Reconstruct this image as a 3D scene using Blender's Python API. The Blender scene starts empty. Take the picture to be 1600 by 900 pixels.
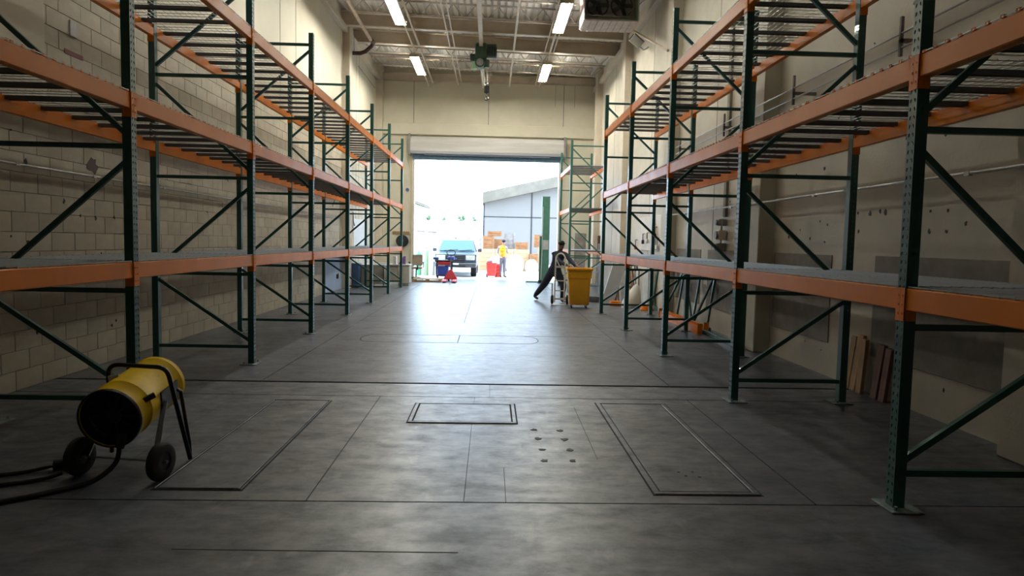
import bpy, math, random
from mathutils import Vector, Matrix, Euler
random.seed(7)
S = bpy.context.scene
COL = S.collection
PI = math.pi

# ------------------------------------------------------------------ camera, world, sun, exposure
cam_d = bpy.data.cameras.new('camera')
cam = bpy.data.objects.new('camera', cam_d); COL.objects.link(cam)
cam_d.sensor_width = 36.0
cam_d.lens = 1055.2 / 1600 * 36.0
cam_d.clip_end = 400
_r = Vector((0.99931454, -0.03088577, 0.02040883)); _u = Vector((-0.01825314, 0.0685364, 0.99748162)); _f = Vector((0.03220673, 0.99717041, -0.06792566))
cam.matrix_world = Matrix(((_r.x, _u.x, -_f.x, 0), (_r.y, _u.y, -_f.y, 0), (_r.z, _u.z, -_f.z, 1.6), (0, 0, 0, 1)))
S.camera = cam

w = bpy.data.worlds.new('sky'); S.world = w; w.use_nodes = True
wn = w.node_tree.nodes; bg = wn['Background']
bg.inputs[0].default_value = (0.60, 0.78, 1.0, 1); bg.inputs[1].default_value = 8.5
sd = bpy.data.lights.new('sun', 'SUN'); sd.energy = 5.0; sd.angle = math.radians(1.0); sd.color = (1, .96, .9)
so = bpy.data.objects.new('sun', sd); COL.objects.link(so)
so.rotation_euler = Vector((0.75, -0.30, -1.45)).to_track_quat('-Z', 'Y').to_euler()
# sampling portal in the door opening (guides daylight sampling only)
pd = bpy.data.lights.new('door_portal', 'AREA'); pd.shape = 'RECTANGLE'; pd.size = 6.15; pd.size_y = 4.95
pd.cycles.is_portal = True
po = bpy.data.objects.new('door_portal', pd); COL.objects.link(po)
po.location = (-0.23, 28.45, 2.48); po.rotation_euler = (-PI / 2, 0, 0)
LAMP = 300.0          # emission of the fluorescent tubes
vs = S.view_settings
vs.view_transform = 'Standard'; vs.look = 'None'; vs.exposure = 0.0; vs.gamma = 1.0; vs.use_curve_mapping = False
S.cycles.use_denoising = True
S.cycles.max_bounces = 8; S.cycles.diffuse_bounces = 4; S.cycles.glossy_bounces = 3
S.cycles.sample_clamp_indirect = 6.0
S.cycles.caustics_reflective = False; S.cycles.caustics_refractive = False

# ------------------------------------------------------------------ helpers
def V(*a): return Vector(a)

class MB:
    def __init__(s): s.v = []; s.f = []
    def add(s, vs_, fs_):
        o = len(s.v); s.v += [tuple(p) for p in vs_]; s.f += [tuple(i + o for i in q) for q in fs_]; return s
    def box(s, x0, x1, y0, y1, z0, z1):
        if x0 > x1: x0, x1 = x1, x0
        if y0 > y1: y0, y1 = y1, y0
        if z0 > z1: z0, z1 = z1, z0
        p = [(x, y, z) for z in (z0, z1) for y in (y0, y1) for x in (x0, x1)]
        return s.add(p, [(0, 2, 3, 1), (4, 5, 7, 6), (0, 1, 5, 4), (2, 6, 7, 3), (0, 4, 6, 2), (1, 3, 7, 5)])
    def cbox(s, x0, x1, y0, y1, z0, z1, c):
        """box with chamfered edges"""
        P = []
        ring = lambda a, b, d, e, z: [(a + c, d, z), (b - c, d, z), (b, d + c, z), (b, e - c, z), (b - c, e, z), (a + c, e, z), (a, e - c, z), (a, d + c, z)]
        L = [ring(x0 + c, x1 - c, y0 + c, y1 - c, z0), ring(x0, x1, y0, y1, z0 + c), ring(x0, x1, y0, y1, z1 - c), ring(x0 + c, x1 - c, y0 + c, y1 - c, z1)]
        return s.loft(L)
    def loft(s, rings, cap=True):
        n = len(rings[0]); P = [p for r in rings for p in r]; F = []
        for k in range(len(rings) - 1):
            for i in range(n):
                j = (i + 1) % n
                F.append((k * n + i, k * n + j, (k + 1) * n + j, (k + 1) * n + i))
        if cap:
            F.append(tuple(range(n - 1, -1, -1))); F.append(tuple((len(rings) - 1) * n + i for i in range(n)))
        return s.add(P, F)
    def bar(s, p, q, w, h=None, up=(0, 0, 1)):
        h = h or w; p = Vector(p); q = Vector(q); d = (q - p).normalized(); u = Vector(up)
        if abs(d.dot(u)) > .98: u = Vector((0, 1, 0))
        a = d.cross(u).normalized(); b = a.cross(d).normalized()
        R = [[c + a * sx * w / 2 + b * sy * h / 2 for sx, sy in ((-1, -1), (1, -1), (1, 1), (-1, 1))] for c in (p, q)]
        return s.loft(R)
    def cyl(s, p, q, r, n=14, r2=None, cap=True):
        p = Vector(p); q = Vector(q); d = (q - p).normalized(); u = Vector((0, 0, 1)) if abs(d.z) < .9 else Vector((0, 1, 0))
        a = d.cross(u).normalized(); b = a.cross(d).normalized(); r2 = r if r2 is None else r2
        R = [[c + (a * math.cos(t * 2 * PI / n) + b * math.sin(t * 2 * PI / n)) * rr for t in range(n)] for c, rr in ((p, r), (q, r2))]
        return s.loft(R, cap)
    def lathe(s, c, axis, prof, n=20):
        """prof: list of (distance along the axis, radius)"""
        c = Vector(c); d = Vector(axis).normalized(); u = Vector((0, 0, 1)) if abs(d.z) < .9 else Vector((0, 1, 0))
        a = d.cross(u).normalized(); b = a.cross(d).normalized()
        R = [[c + d * t + (a * math.cos(k * 2 * PI / n) + b * math.sin(k * 2 * PI / n)) * max(r, 1e-4) for k in range(n)] for t, r in prof]
        return s.loft(R)
    def tube(s, pts, r, n=8, closed=False):
        pts = [Vector(p) for p in pts]; R = []; a = None
        for i, p in enumerate(pts):
            d = (pts[min(i + 1, len(pts) - 1)] - pts[max(i - 1, 0)]).normalized()
            if a is None:
                u = Vector((0, 0, 1)) if abs(d.z) < .9 else Vector((0, 1, 0)); a = d.cross(u).normalized()
            else: a = (a - d * a.dot(d)).normalized()
            b = a.cross(d)
            R.append([p + (a * math.cos(t * 2 * PI / n) + b * math.sin(t * 2 * PI / n)) * r for t in range(n)])
        return s.loft(R)
    def prism(s, poly, axis, a, b):
        """poly in the plane of the two other axes, extruded along axis from a to b"""
        def P(u, v, t): return (t, u, v) if axis == 'x' else ((u, t, v) if axis == 'y' else (u, v, t))
        return s.loft([[P(u, v, a) for u, v in poly], [P(u, v, b) for u, v in poly]])
    def ell(s, c, rx, ry, rz, nu=12, nv=8):
        R = []
        for j in range(1, nv):
            t = PI * j / nv
            R.append([(c[0] + rx * math.sin(t) * math.cos(k * 2 * PI / nu), c[1] + ry * math.sin(t) * math.sin(k * 2 * PI / nu), c[2] - rz * math.cos(t)) for k in range(nu)])
        return s.loft(R)
    def mesh(s, name):
        m = bpy.data.meshes.new(name); m.from_pydata(s.v, [], s.f); m.update(); return m
    def build(s, name, mat, parent=None, smooth=False, world=False, kind=None, bevel=0):
        if world and parent is not None:
            o_ = parent.location if parent.parent is None else parent.parent.location + parent.location
            s.v = [(p[0] - o_[0], p[1] - o_[1], p[2] - o_[2]) for p in s.v]
        m = s.mesh(name)
        return link(name, m, mat, parent, smooth, kind, bevel)

def fixnormals(m):
    import bmesh
    b = bmesh.new(); b.from_mesh(m); bmesh.ops.recalc_face_normals(b, faces=b.faces); b.to_mesh(m); b.free()

def link(name, m, mat, parent=None, smooth=False, kind=None, bevel=0):
    if m.users == 0:
        fixnormals(m)
        m.materials.append(mat)
        if smooth:
            m.shade_smooth()
            try: m.set_sharp_from_angle(angle=math.radians(40))
            except Exception: pass
    o = bpy.data.objects.new(name, m); COL.objects.link(o)
    if parent is not None: o.parent = parent
    if kind: o['kind'] = kind
    if bevel:
        b = o.modifiers.new('bevel', 'BEVEL'); b.width = bevel; b.segments = 2; b.limit_method = 'ANGLE'
    return o

def tag(o, label, cat, group=None, kind=None):
    o['label'] = label; o['category'] = cat
    if group: o['group'] = group
    if kind: o['kind'] = kind
    return o

def thing(name, label, cat, loc=(0, 0, 0), rz=0, group=None):
    o = bpy.data.objects.new(name, None); COL.objects.link(o); o.empty_display_size = .1
    o.location = loc; o.rotation_euler = (0, 0, rz)
    return tag(o, label, cat, group)

def copy_thing(t, loc, rz, label):
    c = t.copy(); COL.objects.link(c); c.location = loc; c.rotation_euler = (0, 0, rz); c['label'] = label
    for ch in list(t.children):
        if ch.name.startswith('wire_end'): continue
        d = ch.copy(); COL.objects.link(d); d.parent = c
        for g in list(ch.children):
            e = g.copy(); COL.objects.link(e); e.parent = d
    return c

# ------------------------------------------------------------------ materials
def mat(name, col, rough=.6, metal=0., var=.12, scale=6., bump=0., col2=None, mix=(.4, .7), rough2=None, emit=None, per_piece=0., detail=6., stretch=None, spec=None, coat=0.):
    m = bpy.data.materials.new(name); m.use_nodes = True
    nt = m.node_tree; N = nt.nodes; L = nt.links; b = N['Principled BSDF']
    b.inputs['Metallic'].default_value = metal; b.inputs['Roughness'].default_value = rough
    if spec is not None: b.inputs['Specular IOR Level'].default_value = spec
    if coat: b.inputs['Coat Weight'].default_value = coat
    tc = N.new('ShaderNodeTexCoord'); src = tc.outputs['Object']
    if stretch:
        mp = N.new('ShaderNodeMapping'); mp.inputs['Scale'].default_value = stretch; L.new(src, mp.inputs[0]); src = mp.outputs[0]
    n1 = N.new('ShaderNodeTexNoise'); n1.inputs['Scale'].default_value = scale; n1.inputs['Detail'].default_value = detail; n1.inputs['Roughness'].default_value = .62
    L.new(src, n1.inputs['Vector'])
    rp = N.new('ShaderNodeValToRGB'); L.new(n1.outputs['Fac'], rp.inputs['Fac'])
    c2 = col2 or tuple(max(0, c * (1 - var * 2.2)) for c in col)
    rp.color_ramp.elements[0].position = mix[0]; rp.color_ramp.elements[1].position = mix[1]
    rp.color_ramp.elements[0].color = (*c2, 1); rp.color_ramp.elements[1].color = (*col, 1)
    out = rp.outputs['Color']
    if per_piece:
        oi = N.new('ShaderNodeObjectInfo'); ge = N.new('ShaderNodeNewGeometry')
        ad = N.new('ShaderNodeMath'); ad.operation = 'ADD'; L.new(oi.outputs['Random'], ad.inputs[0]); L.new(ge.outputs['Random Per Island'], ad.inputs[1])
        fr = N.new('ShaderNodeMath'); fr.operation = 'FRACT'; L.new(ad.outputs[0], fr.inputs[0])
        mr = N.new('ShaderNodeMapRange'); mr.inputs['To Min'].default_value = 1 - per_piece; mr.inputs['To Max'].default_value = 1 + per_piece; L.new(fr.outputs[0], mr.inputs['Value'])
        mu = N.new('ShaderNodeMix'); mu.data_type = 'RGBA'; mu.blend_type = 'MULTIPLY'; mu.inputs['Factor'].default_value = 1
        L.new(out, mu.inputs['A']); L.new(mr.outputs[0], mu.inputs['B']); out = mu.outputs['Result']
    L.new(out, b.inputs['Base Color'])
    if rough2 is not None:
        n2 = N.new('ShaderNodeTexNoise'); n2.inputs['Scale'].default_value = scale * 2.3; n2.inputs['Detail'].default_value = 5; L.new(src, n2.inputs['Vector'])
        m2 = N.new('ShaderNodeMapRange'); m2.inputs['From Min'].default_value = .35; m2.inputs['From Max'].default_value = .65
        m2.inputs['To Min'].default_value = rough; m2.inputs['To Max'].default_value = rough2; L.new(n2.outputs['Fac'], m2.inputs['Value']); L.new(m2.outputs[0], b.inputs['Roughness'])
    if bump:
        n3 = N.new('ShaderNodeTexNoise'); n3.inputs['Scale'].default_value = scale * (5 if scale > 2 else 22); n3.inputs['Detail'].default_value = 6; L.new(src, n3.inputs['Vector'])
        bp = N.new('ShaderNodeBump'); bp.inputs['Strength'].default_value = bump; bp.inputs['Distance'].default_value = .01
        L.new(n3.outputs['Fac'], bp.inputs['Height']); L.new(bp.outputs[0], b.inputs['Normal'])
    if emit:
        b.inputs['Emission Color'].default_value = (*emit[0], 1); b.inputs['Emission Strength'].default_value = emit[1]
    return m

def spotted(m, col, scale, thresh, fac=.8, uses=None, stretch=None):
    """add stains of their own shape over the base colour"""
    nt = m.node_tree; N = nt.nodes; L = nt.links; b = N['Principled BSDF']
    src = b.inputs['Base Color'].links[0].from_socket
    tc = N.new('ShaderNodeTexCoord'); mp = N.new('ShaderNodeMapping'); mp.inputs['Location'].default_value = (3.3, 1.7, 5.1)
    if stretch: mp.inputs['Scale'].default_value = stretch
    L.new(tc.outputs['Object'], mp.inputs[0])
    n = N.new('ShaderNodeTexNoise'); n.inputs['Scale'].default_value = scale; n.inputs['Detail'].default_value = 7; n.inputs['Roughness'].default_value = .6; L.new(mp.outputs[0], n.inputs['Vector'])
    mr = N.new('ShaderNodeMapRange'); mr.inputs['From Min'].default_value = thresh; mr.inputs['From Max'].default_value = thresh + .12; mr.inputs['To Max'].default_value = fac
    L.new(n.outputs['Fac'], mr.inputs['Value'])
    mx = N.new('ShaderNodeMix'); mx.data_type = 'RGBA'; L.new(mr.outputs[0], mx.inputs['Factor']); L.new(src, mx.inputs['A']); mx.inputs['B'].default_value = (*col, 1)
    L.new(mx.outputs['Result'], b.inputs['Base Color'])
    return m

M = {}
def floor_mat(name, c1, c2, r1, r2, coat=.8):
    m = mat(name, c1, r1, scale=1.3, col2=c2, mix=(.32, .68), rough2=r2, bump=0, detail=9, spec=1.0)
    nt = m.node_tree; N = nt.nodes; L = nt.links; b = N['Principled BSDF']
    tc = N.new('ShaderNodeTexCoord')
    n2 = N.new('ShaderNodeTexNoise'); n2.inputs['Scale'].default_value = 9; n2.inputs['Detail'].default_value = 8; n2.inputs['Roughness'].default_value = .7; L.new(tc.outputs['Object'], n2.inputs['Vector'])
    m2 = N.new('ShaderNodeMapRange'); m2.inputs['From Min'].default_value = .25; m2.inputs['From Max'].default_value = .75; m2.inputs['To Min'].default_value = r1; m2.inputs['To Max'].default_value = r2
    L.new(n2.outputs['Fac'], m2.inputs['Value']); L.new(m2.outputs[0], b.inputs['Roughness'])
    n3 = N.new('ShaderNodeTexNoise'); n3.inputs['Scale'].default_value = 60; n3.inputs['Detail'].default_value = 5; L.new(tc.outputs['Object'], n3.inputs['Vector'])
    bp = N.new('ShaderNodeBump'); bp.inputs['Strength'].default_value = .10; bp.inputs['Distance'].default_value = .001
    L.new(n3.outputs['Fac'], bp.inputs['Height']); L.new(bp.outputs[0], b.inputs['Normal'])
    n4 = N.new('ShaderNodeTexNoise'); n4.inputs['Scale'].default_value = 4.2; n4.inputs['Detail'].default_value = 11; n4.inputs['Roughness'].default_value = .72
    mp4 = N.new('ShaderNodeMapping'); mp4.inputs['Scale'].default_value = (.8, 1.3, 1); L.new(tc.outputs['Object'], mp4.inputs[0]); L.new(mp4.outputs[0], n4.inputs['Vector'])
    m4 = N.new('ShaderNodeMapRange'); m4.inputs['From Min'].default_value = .36; m4.inputs['From Max'].default_value = .62; m4.inputs['To Min'].default_value = .28; m4.inputs['To Max'].default_value = 1.0
    L.new(n4.outputs['Fac'], m4.inputs['Value']); L.new(m4.outputs[0], b.inputs['Specular IOR Level'])
    mc = N.new('ShaderNodeMath'); mc.operation = 'MULTIPLY'; mc.inputs[1].default_value = coat; L.new(m4.outputs[0], mc.inputs[0]); L.new(mc.outputs[0], b.inputs['Coat Weight']); b.inputs['Coat Roughness'].default_value = .33
    spotted(m, (.04, .04, .045), 3.1, .54, .7)
    spotted(m, (.30, .30, .32), 5.5, .60, .4, stretch=(1, .35, 1))
    spotted(m, (.05, .05, .055), 13, .62, .35, stretch=(.5, 1, 1))
    spotted(m, (.24, .25, .28), 2.2, .57, .35, stretch=(.45, 1.6, 1))
    return m
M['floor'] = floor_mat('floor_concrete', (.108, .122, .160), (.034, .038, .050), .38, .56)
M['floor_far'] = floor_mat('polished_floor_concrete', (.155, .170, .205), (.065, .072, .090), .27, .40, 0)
M['floor_plate'] = floor_mat('floor_plate_concrete', (.135, .148, .180), (.052, .057, .070), .38, .54)
M['floor_joint'] = mat('joint_dark', (.02, .02, .022), .8)
M['apron'] = mat('yard_concrete', (.62, .61, .58), .8, scale=.8, var=.06)
M['block'] = mat('painted_block', (.60, .55, .43), .62, scale=2.5, var=.09, bump=.35, per_piece=.06)
spotted(M['block'], (.26, .22, .17), 4.0, .64, .55)
M['mortar'] = mat('block_joint', (.50, .46, .37), .85)
M['wallpaint'] = mat('cream_wall', (.68, .63, .50), .6, scale=.9, var=.05, bump=.08)
M['wallpaint_r'] = mat('cream_concrete', (.62, .57, .46), .6, scale=1.1, var=.08, bump=.25)
spotted(M['wallpaint_r'], (.20, .17, .14), 9, .70, .7)
M['patch'] = mat('patch_concrete', (.27, .245, .21), .75, scale=4, var=.12, bump=.3)
M['joint'] = mat('wall_joint', (.30, .27, .22), .8)
M['trim_cream'] = mat('cream_steel', (.66, .58, .46), .5, scale=2, var=.07)
M['beam_brown'] = mat('girder_paint', (.50, .41, .31), .55, scale=1.4, var=.1)
M['joist'] = mat('joist_paint', (.45, .38, .32), .6, var=.1)
M['deck'] = mat('roof_deck', (.78, .73, .66), .5, scale=2.2, var=.06)
M['green'] = mat('green_enamel', (.018, .110, .092), .32, scale=3, var=.12, rough2=.45, coat=.2)
M['green_pale'] = mat('worn_green_enamel', (.06, .19, .15), .38, scale=3, var=.12)
M['orange'] = mat('orange_enamel', (.90, .250, .004), .36, scale=2.5, var=.06, rough2=.44, spec=.32)
spotted(M['orange'], (.35, .10, .03), 14, .68, .5)
M['galv'] = mat('galvanised_wire', (.52, .55, .56), .38, metal=.55, var=.1)
M['channel'] = mat('deck_channel', (.15, .15, .155), .5, metal=.2, var=.1)
M['plate_galv'] = mat('foot_plate', (.33, .42, .40), .55, metal=.1, var=.25, scale=9)
M['yellow'] = mat('yellow_drum', (.93, .60, .004), .55, scale=4, var=.08, bump=.05, spec=.2)
spotted(M['yellow'], (.20, .13, .02), 9, .62, .75)
M['black'] = mat('black_paint', (.012, .012, .013), .38, var=.2)
M['sooty'] = mat('sooty_steel', (.03, .025, .02), .6, var=.4, scale=8)
M['rubber'] = mat('rubber', (.018, .018, .019), .75, var=.2)
M['steel'] = mat('bare_steel', (.45, .45, .46), .35, metal=.8)
M['conduit'] = mat('conduit_steel', (.62, .62, .60), .35, metal=.6)
M['bin'] = mat('yellow_plastic', (.92, .44, .015), .42, scale=3, var=.05)
M['white_metal'] = mat('white_enamel', (.72, .72, .68), .4, var=.06)
M['cap_navy'] = mat('navy_cloth', (.035, .04, .075), .85, scale=14, var=.2, bump=.2)
M['cap_black'] = mat('black_cloth', (.02, .02, .025), .85)
M['skin'] = mat('skin', (.30, .16, .10), .55, var=.06)
M['skin2'] = mat('pale_skin', (.55, .34, .24), .55, var=.06)
M['shoe'] = mat('boot_leather', (.03, .025, .022), .6)
M['hivis'] = mat('hi_vis_orange', (.95, .42, .02), .7, var=.05)
M['hivis_y'] = mat('hi_vis_yellow', (.85, .85, .05), .7, var=.05)
M['greycloth'] = mat('grey_cloth', (.20, .20, .25), .85, var=.15)
M['shirt'] = mat('lilac_shirt', (.42, .38, .46), .85, var=.1)
M['wood'] = mat('pine_board', (.50, .30, .13), .65, scale=5, var=.2, stretch=(9, 9, .8))
M['wood_dark'] = mat('red_brown_board', (.22, .09, .05), .65, scale=5, var=.2, stretch=(9, 9, .8))
M['crate'] = mat('crate_wood', (.36, .16, .06), .7, scale=4, var=.2, stretch=(1, 1, 6))
M['crate_pale'] = mat('pale_crate_wood', (.50, .33, .18), .7, scale=4, var=.1)
M['sack'] = mat('white_sack', (.85, .83, .78), .8, var=.05)
M['hood'] = mat('door_hood_steel', (.62, .60, .57), .5, scale=.7, var=.1, stretch=(.5, 1, 6))
M['curtain'] = mat('blue_green_steel', (.13, .23, .32), .5)
M['tube'] = mat('fluorescent_tube', (.8, .95, .95), .4, emit=((1.0, .97, .84), LAMP))
M['tube_dim'] = mat('dim_fill_tube', (.8, .95, .95), .4, emit=((1.0, .97, .84), LAMP * .30))  # reduced emission for the added lamps over the middle racks
M['tube_faint'] = mat('faint_fill_tube', (.8, .95, .95), .4, emit=((1.0, .97, .84), LAMP * .10))  # weakest emission, for the added lamps over the near racks
M['diff'] = mat('lamp_tray', (.75, .80, .78), .35)
M['hoistgreen'] = mat('hoist_green', (.045, .10, .065), .45, var=.2)
M['lift_green'] = mat('lift_green', (.10, .27, .21), .45, var=.1)
M['palegreen'] = mat('pale_green_paint', (.35, .55, .32), .5, var=.1)
M['machine'] = mat('grey_machine', (.30, .27, .25), .5, var=.15)
M['louver'] = mat('pinkish_louver', (.62, .53, .50), .5)
M['truck'] = mat('blue_grey_car_paint', (.07, .105, .145), .28, var=.04, coat=.6)
M['truck_trim'] = mat('bumper_grey', (.10, .105, .12), .4)
M['glass'] = mat('windscreen', (.02, .11, .15), .15, var=.02, spec=.8)
M['lens'] = mat('headlamp_lens', (.75, .76, .72), .15)
M['red'] = mat('red_enamel', (.55, .03, .05), .4, var=.08)
M['redplastic'] = mat('red_plastic', (.80, .08, .07), .45, var=.06)
M['blue'] = mat('blue_plastic', (.05, .08, .42), .5, var=.08)
M['bluewall'] = mat('pale_blue_paint', (.38, .48, .66), .6, scale=1.5, var=.06)
M['locker'] = mat('blue_locker', (.07, .14, .30), .45)
M['desk'] = mat('beige_desk', (.55, .53, .45), .5, var=.05)
M['desktop'] = mat('desk_laminate', (.62, .64, .66), .35)
M['purple'] = mat('purple_folder', (.25, .14, .42), .5)
M['tan'] = mat('tan_fabric', (.32, .26, .20), .8)
M['sheet'] = mat('pale_sheet', (.70, .74, .78), .45, var=.05)
M['siding'] = mat('shed_siding', (.185, .170, .155), .6, scale=.5, var=.03)
M['fascia'] = mat('shed_fascia', (.165, .140, .105), .7, scale=2, var=.1)
M['farwall'] = mat('far_white_wall', (.75, .75, .72), .8, var=.03)
M['foliage'] = mat('foliage', (.12, .22, .10), .9, var=.3, scale=8)
M['grn_bottle'] = mat('green_bottle', (.10, .45, .25), .4)
M['sign_red'] = mat('dull_red_sign', (.30, .05, .04), .6, var=.2)
M['rust'] = mat('rusty_pipe', (.10, .035, .03), .55, var=.3)
M['cream_pipe'] = mat('cream_pipe', (.62, .48, .34), .5, var=.15)
M['pvc_yellow'] = mat('yellow_board', (.75, .55, .25), .6)
M['paper'] = mat('paper', (.72, .72, .74), .7)

# ------------------------------------------------------------------ setting: floor
XL, XR, YN, YB = -4.75, 4.25, -4.5, 28.3
def roof(x): return 8.53 - .025 * x

fl = MB().box(XL - .3, XR + .3, YN, YB + .35, -.25, -.03).build('floor', M['floor_joint'], kind='structure')
def slab(x0, x1, y0, y1, g=.006, z=0.0, gx=.0045):
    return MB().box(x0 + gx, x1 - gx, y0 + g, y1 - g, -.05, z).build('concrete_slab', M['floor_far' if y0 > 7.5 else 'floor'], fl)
E0, E1 = XL - .29, XR + .29
rows = [(YN, 0.2, [E0, -.14, E1]), (0.2, 4.05, [E0, E1]), (4.05, 6.86, [E0, -2.53, -.14, 2.06, E1]), (6.86, 7.47, [E0, .014, E1]),
        (7.53, 13.2, [E0, -2.53, 2.06, E1]), (13.2, 19.0, [E0, -2.53, -.5, 2.06, E1]), (19.0, 24.4, [E0, -2.53, -.5, 2.06, E1]), (24.4, YB + .34, [E0, -1.5, 1.4, E1])]
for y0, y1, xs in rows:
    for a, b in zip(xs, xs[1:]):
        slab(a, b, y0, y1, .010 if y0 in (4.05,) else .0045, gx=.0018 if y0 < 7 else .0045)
# hatches: plate, surrounding angle-iron frame
def hatch(x0, x1, y0, y1, fr, lab):
    p = MB().cbox(x0, x1, y0, y1, -.01, .007, .003).build('hatch_plate', M['floor_plate'], fl); p['label'] = lab
    f = MB()
    for a, b, c, d in ((x0 - fr, x1 + fr, y0 - fr, y0 - .012), (x0 - fr, x1 + fr, y1 + .012, y1 + fr), (x0 - fr, x0 - .012, y0 - .012, y1 + .012), (x1 + .012, x1 + fr, y0 - .012, y1 + .012)):
        f.cbox(a, b, c, d, -.01, .009, .003)
    g = MB()
    g.box(x0 - fr - .012, x1 + fr + .012, y0 - fr - .012, y1 + fr + .012, -.01, .0022)
    g.build('hatch_recess', M['floor_joint'], fl)
    f.build('hatch_frame', M['floor_plate'], fl)
hatch(-.66, .21, 5.90, 6.53, .045, 'small rectangular floor hatch with a raised rim')
hatch(1.13, 1.72, 4.25, 6.62, .05, 'long raised floor plate right of the middle')
hatch(-2.08, -1.57, 4.24, 6.60, .02, 'long floor plate left of the middle')
# sheared anchor stubs and oil spots of their own shape
st = MB()
rnd = random.Random(3)
for (x, y) in ((.40, 5.68), (.62, 5.66), (.41, 5.42), (.63, 5.40), (.43, 5.12), (.64, 5.12), (.42, 4.86), (.63, 4.86), (1.35, 4.62), (1.45, 4.62), (1.38, 4.54), (1.47, 4.52)):
    n = 9; rr = .028 if x < 1 else .011
    ring = [(x + rr * rnd.uniform(.5, 1.35) * math.cos(k * 2 * PI / n), y + rr * rnd.uniform(.6, 1.5) * math.sin(k * 2 * PI / n)) for k in range(n)]
    st.prism(ring, 'z', -.002 if x < 1 else .001, .0035 if x < 1 else .0095)
st.build('anchor_stub', M['sooty'], fl, kind='stuff')
# shallow saw cuts: the oval outline and the crossing lines beyond the wide joint
def cut(pts, wd=.012, z=.0016):
    m = MB()
    for p, q in zip(pts, pts[1:]): m.bar((*p, z - .002), (*q, z - .002), wd, .004)
    return m.build('saw_cut', M['floor_joint'], fl)
ov = [(-1.9 + .18 * math.cos(t), 10.97 + .42 * math.sin(t)) for t in [PI / 2 + k * PI / 8 for k in range(9)]]
cut(ov); cut([(-1.9, 11.39), (1.9, 11.45)]); cut([(-1.9, 10.55), (.6, 10.55)]); cut([(-.5, 10.55), (-.5, 11.4)])
cut([(.6 + .2 * math.sin(t), 10.97 + .42 * math.cos(t)) for t in [k * PI / 8 for k in range(9)]])
cut([(-1.1, 4.06), (-1.1, 6.84)], .006); cut([(.82, 4.9), (.84, 6.5)], .003); cut([(.12, 4.06), (.12, 4.7)], .004)
cut([(-1.6, 3.4), (-.14, 3.38)], .005); cut([(-.14, 3.1), (2.4, 3.12)], .006); cut([(2.06, 4.06), (2.06, 6.84)], .01)
# yard outside
MB().box(-60, 60, YB + .36, 120, -.3, -.02).build('ground', M['apron'], kind='structure')

# ------------------------------------------------------------------ setting: walls
BH = 4.6
wl = MB()
wl.box(XL - .35, XL - .012, YN, YB + .35, 0, BH)
wl.box(XL - .35, XL, YN, YB + .35, BH, 9.2)
wl = wl.build('wall_left', M['wallpaint'], kind='structure')
wl.data.materials.append(M['mortar'])
for p in wl.data.polygons:
    if all(wl.data.vertices[i].co.z <= BH + .001 for i in p.vertices): p.material_index = 1
# blocks: 300 nearest as pieces, the rest joined
CW, CH, G = .406, .2, .0028
bm_full = None
def block_mesh(wd):
    return MB().cbox(-.06, 0, G, wd - G, G, CH - G, .0035).mesh('block')
bfull, bhalf = block_mesh(CW), block_mesh(CW / 2)
stuffb = MB(); count = 0
Y_IND0 = 5.3
rr = random.Random(11)
for k in range(23):
    y = YN + (CW / 2 if k % 2 else 0)
    if k % 2: stuffb.cbox(XL - .06, XL, YN + G, YN + CW / 2 - G, k * CH + G, (k + 1) * CH - G, .0035)
    while y < YB:
        wd = min(CW, YB - y)
        single = Y_IND0 <= y < Y_IND0 + 12.8 * CW and wd > .4
        if single and count < 300:
            o = link('block', bfull, M['block'], wl); o.location = (XL + rr.uniform(-.002, .002), y, k * CH); count += 1
        else:
            d = rr.uniform(-.002, .002)
            stuffb.cbox(XL - .06 + d, XL + d, y + G, y + wd - G, k * CH + G, (k + 1) * CH - G, .0035)
        y += CW
o = stuffb.build('block_courses', M['block'], wl, kind='stuff')
lh = MB(); rnd = random.Random(21)
for (y, z) in [(6.5, 1.9), (6.6, 1.55), (6.85, 1.56), (7.1, 1.5), (6.9, 2.6), (7.1, 2.32), (7.7, 1.95), (8.0, 1.8), (8.3, 1.78), (8.7, 1.8), (9.1, 1.82), (8.4, 1.35), (8.6, .45), (8.7, .5), (7.1, 1.3), (7.2, .55), (9.8, 2.9), (10.6, 2.5), (11.5, 2.0), (12.4, 2.6)]:
    n = 7; r0 = rnd.uniform(.010, .024)
    lh.prism([(y + r0 * rnd.uniform(.5, 1.4) * math.cos(k * 2 * PI / n), z + r0 * rnd.uniform(.5, 1.6) * math.sin(k * 2 * PI / n)) for k in range(n)], 'x', XL - .01, XL + .0035)
lh.build('bolt_hole', M['sooty'], wl, kind='stuff')
# steel/plaster pieces on the left wall
MB().cbox(XL - .02, XL + .035, 5.6, 7.40, 2.9, 5.6, .01).build('wall_panel', M['wallpaint'], wl)
MB().cbox(XL - .01, XL + .006, 19.5, 22.5, .02, 1.0, .002).build('blue_dado', M['bluewall'], wl)['label'] = 'pale blue painted lower wall'
for y in (15.45, 16.65, 23.9, 24.4): MB().box(XL - .005, XL + .004, y - .012, y + .012, BH if y < 20 else .1, 8.5).build('panel_joint', M['joint'], wl)
MB().bar((XL, 24.2, 7.62), (XL, 27.6, 7.62), .02).build('panel_joint', M['joint'], wl)
MB().cbox(XL - .05, XL + .22, 21.75, 22.15, 0, roof(XL), .01).build('wall_column', M['trim_cream'], wl)
MB().cbox(XL - .05, XL + .25, 27.9, 28.3, 0, roof(XL), .01).build('wall_column', M['trim_cream'], wl)
MB().cbox(XL, XL + .16, 11.0, 28.2, 8.02, 8.20, .01).build('wall_ledge', M['trim_cream'], wl)

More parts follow.
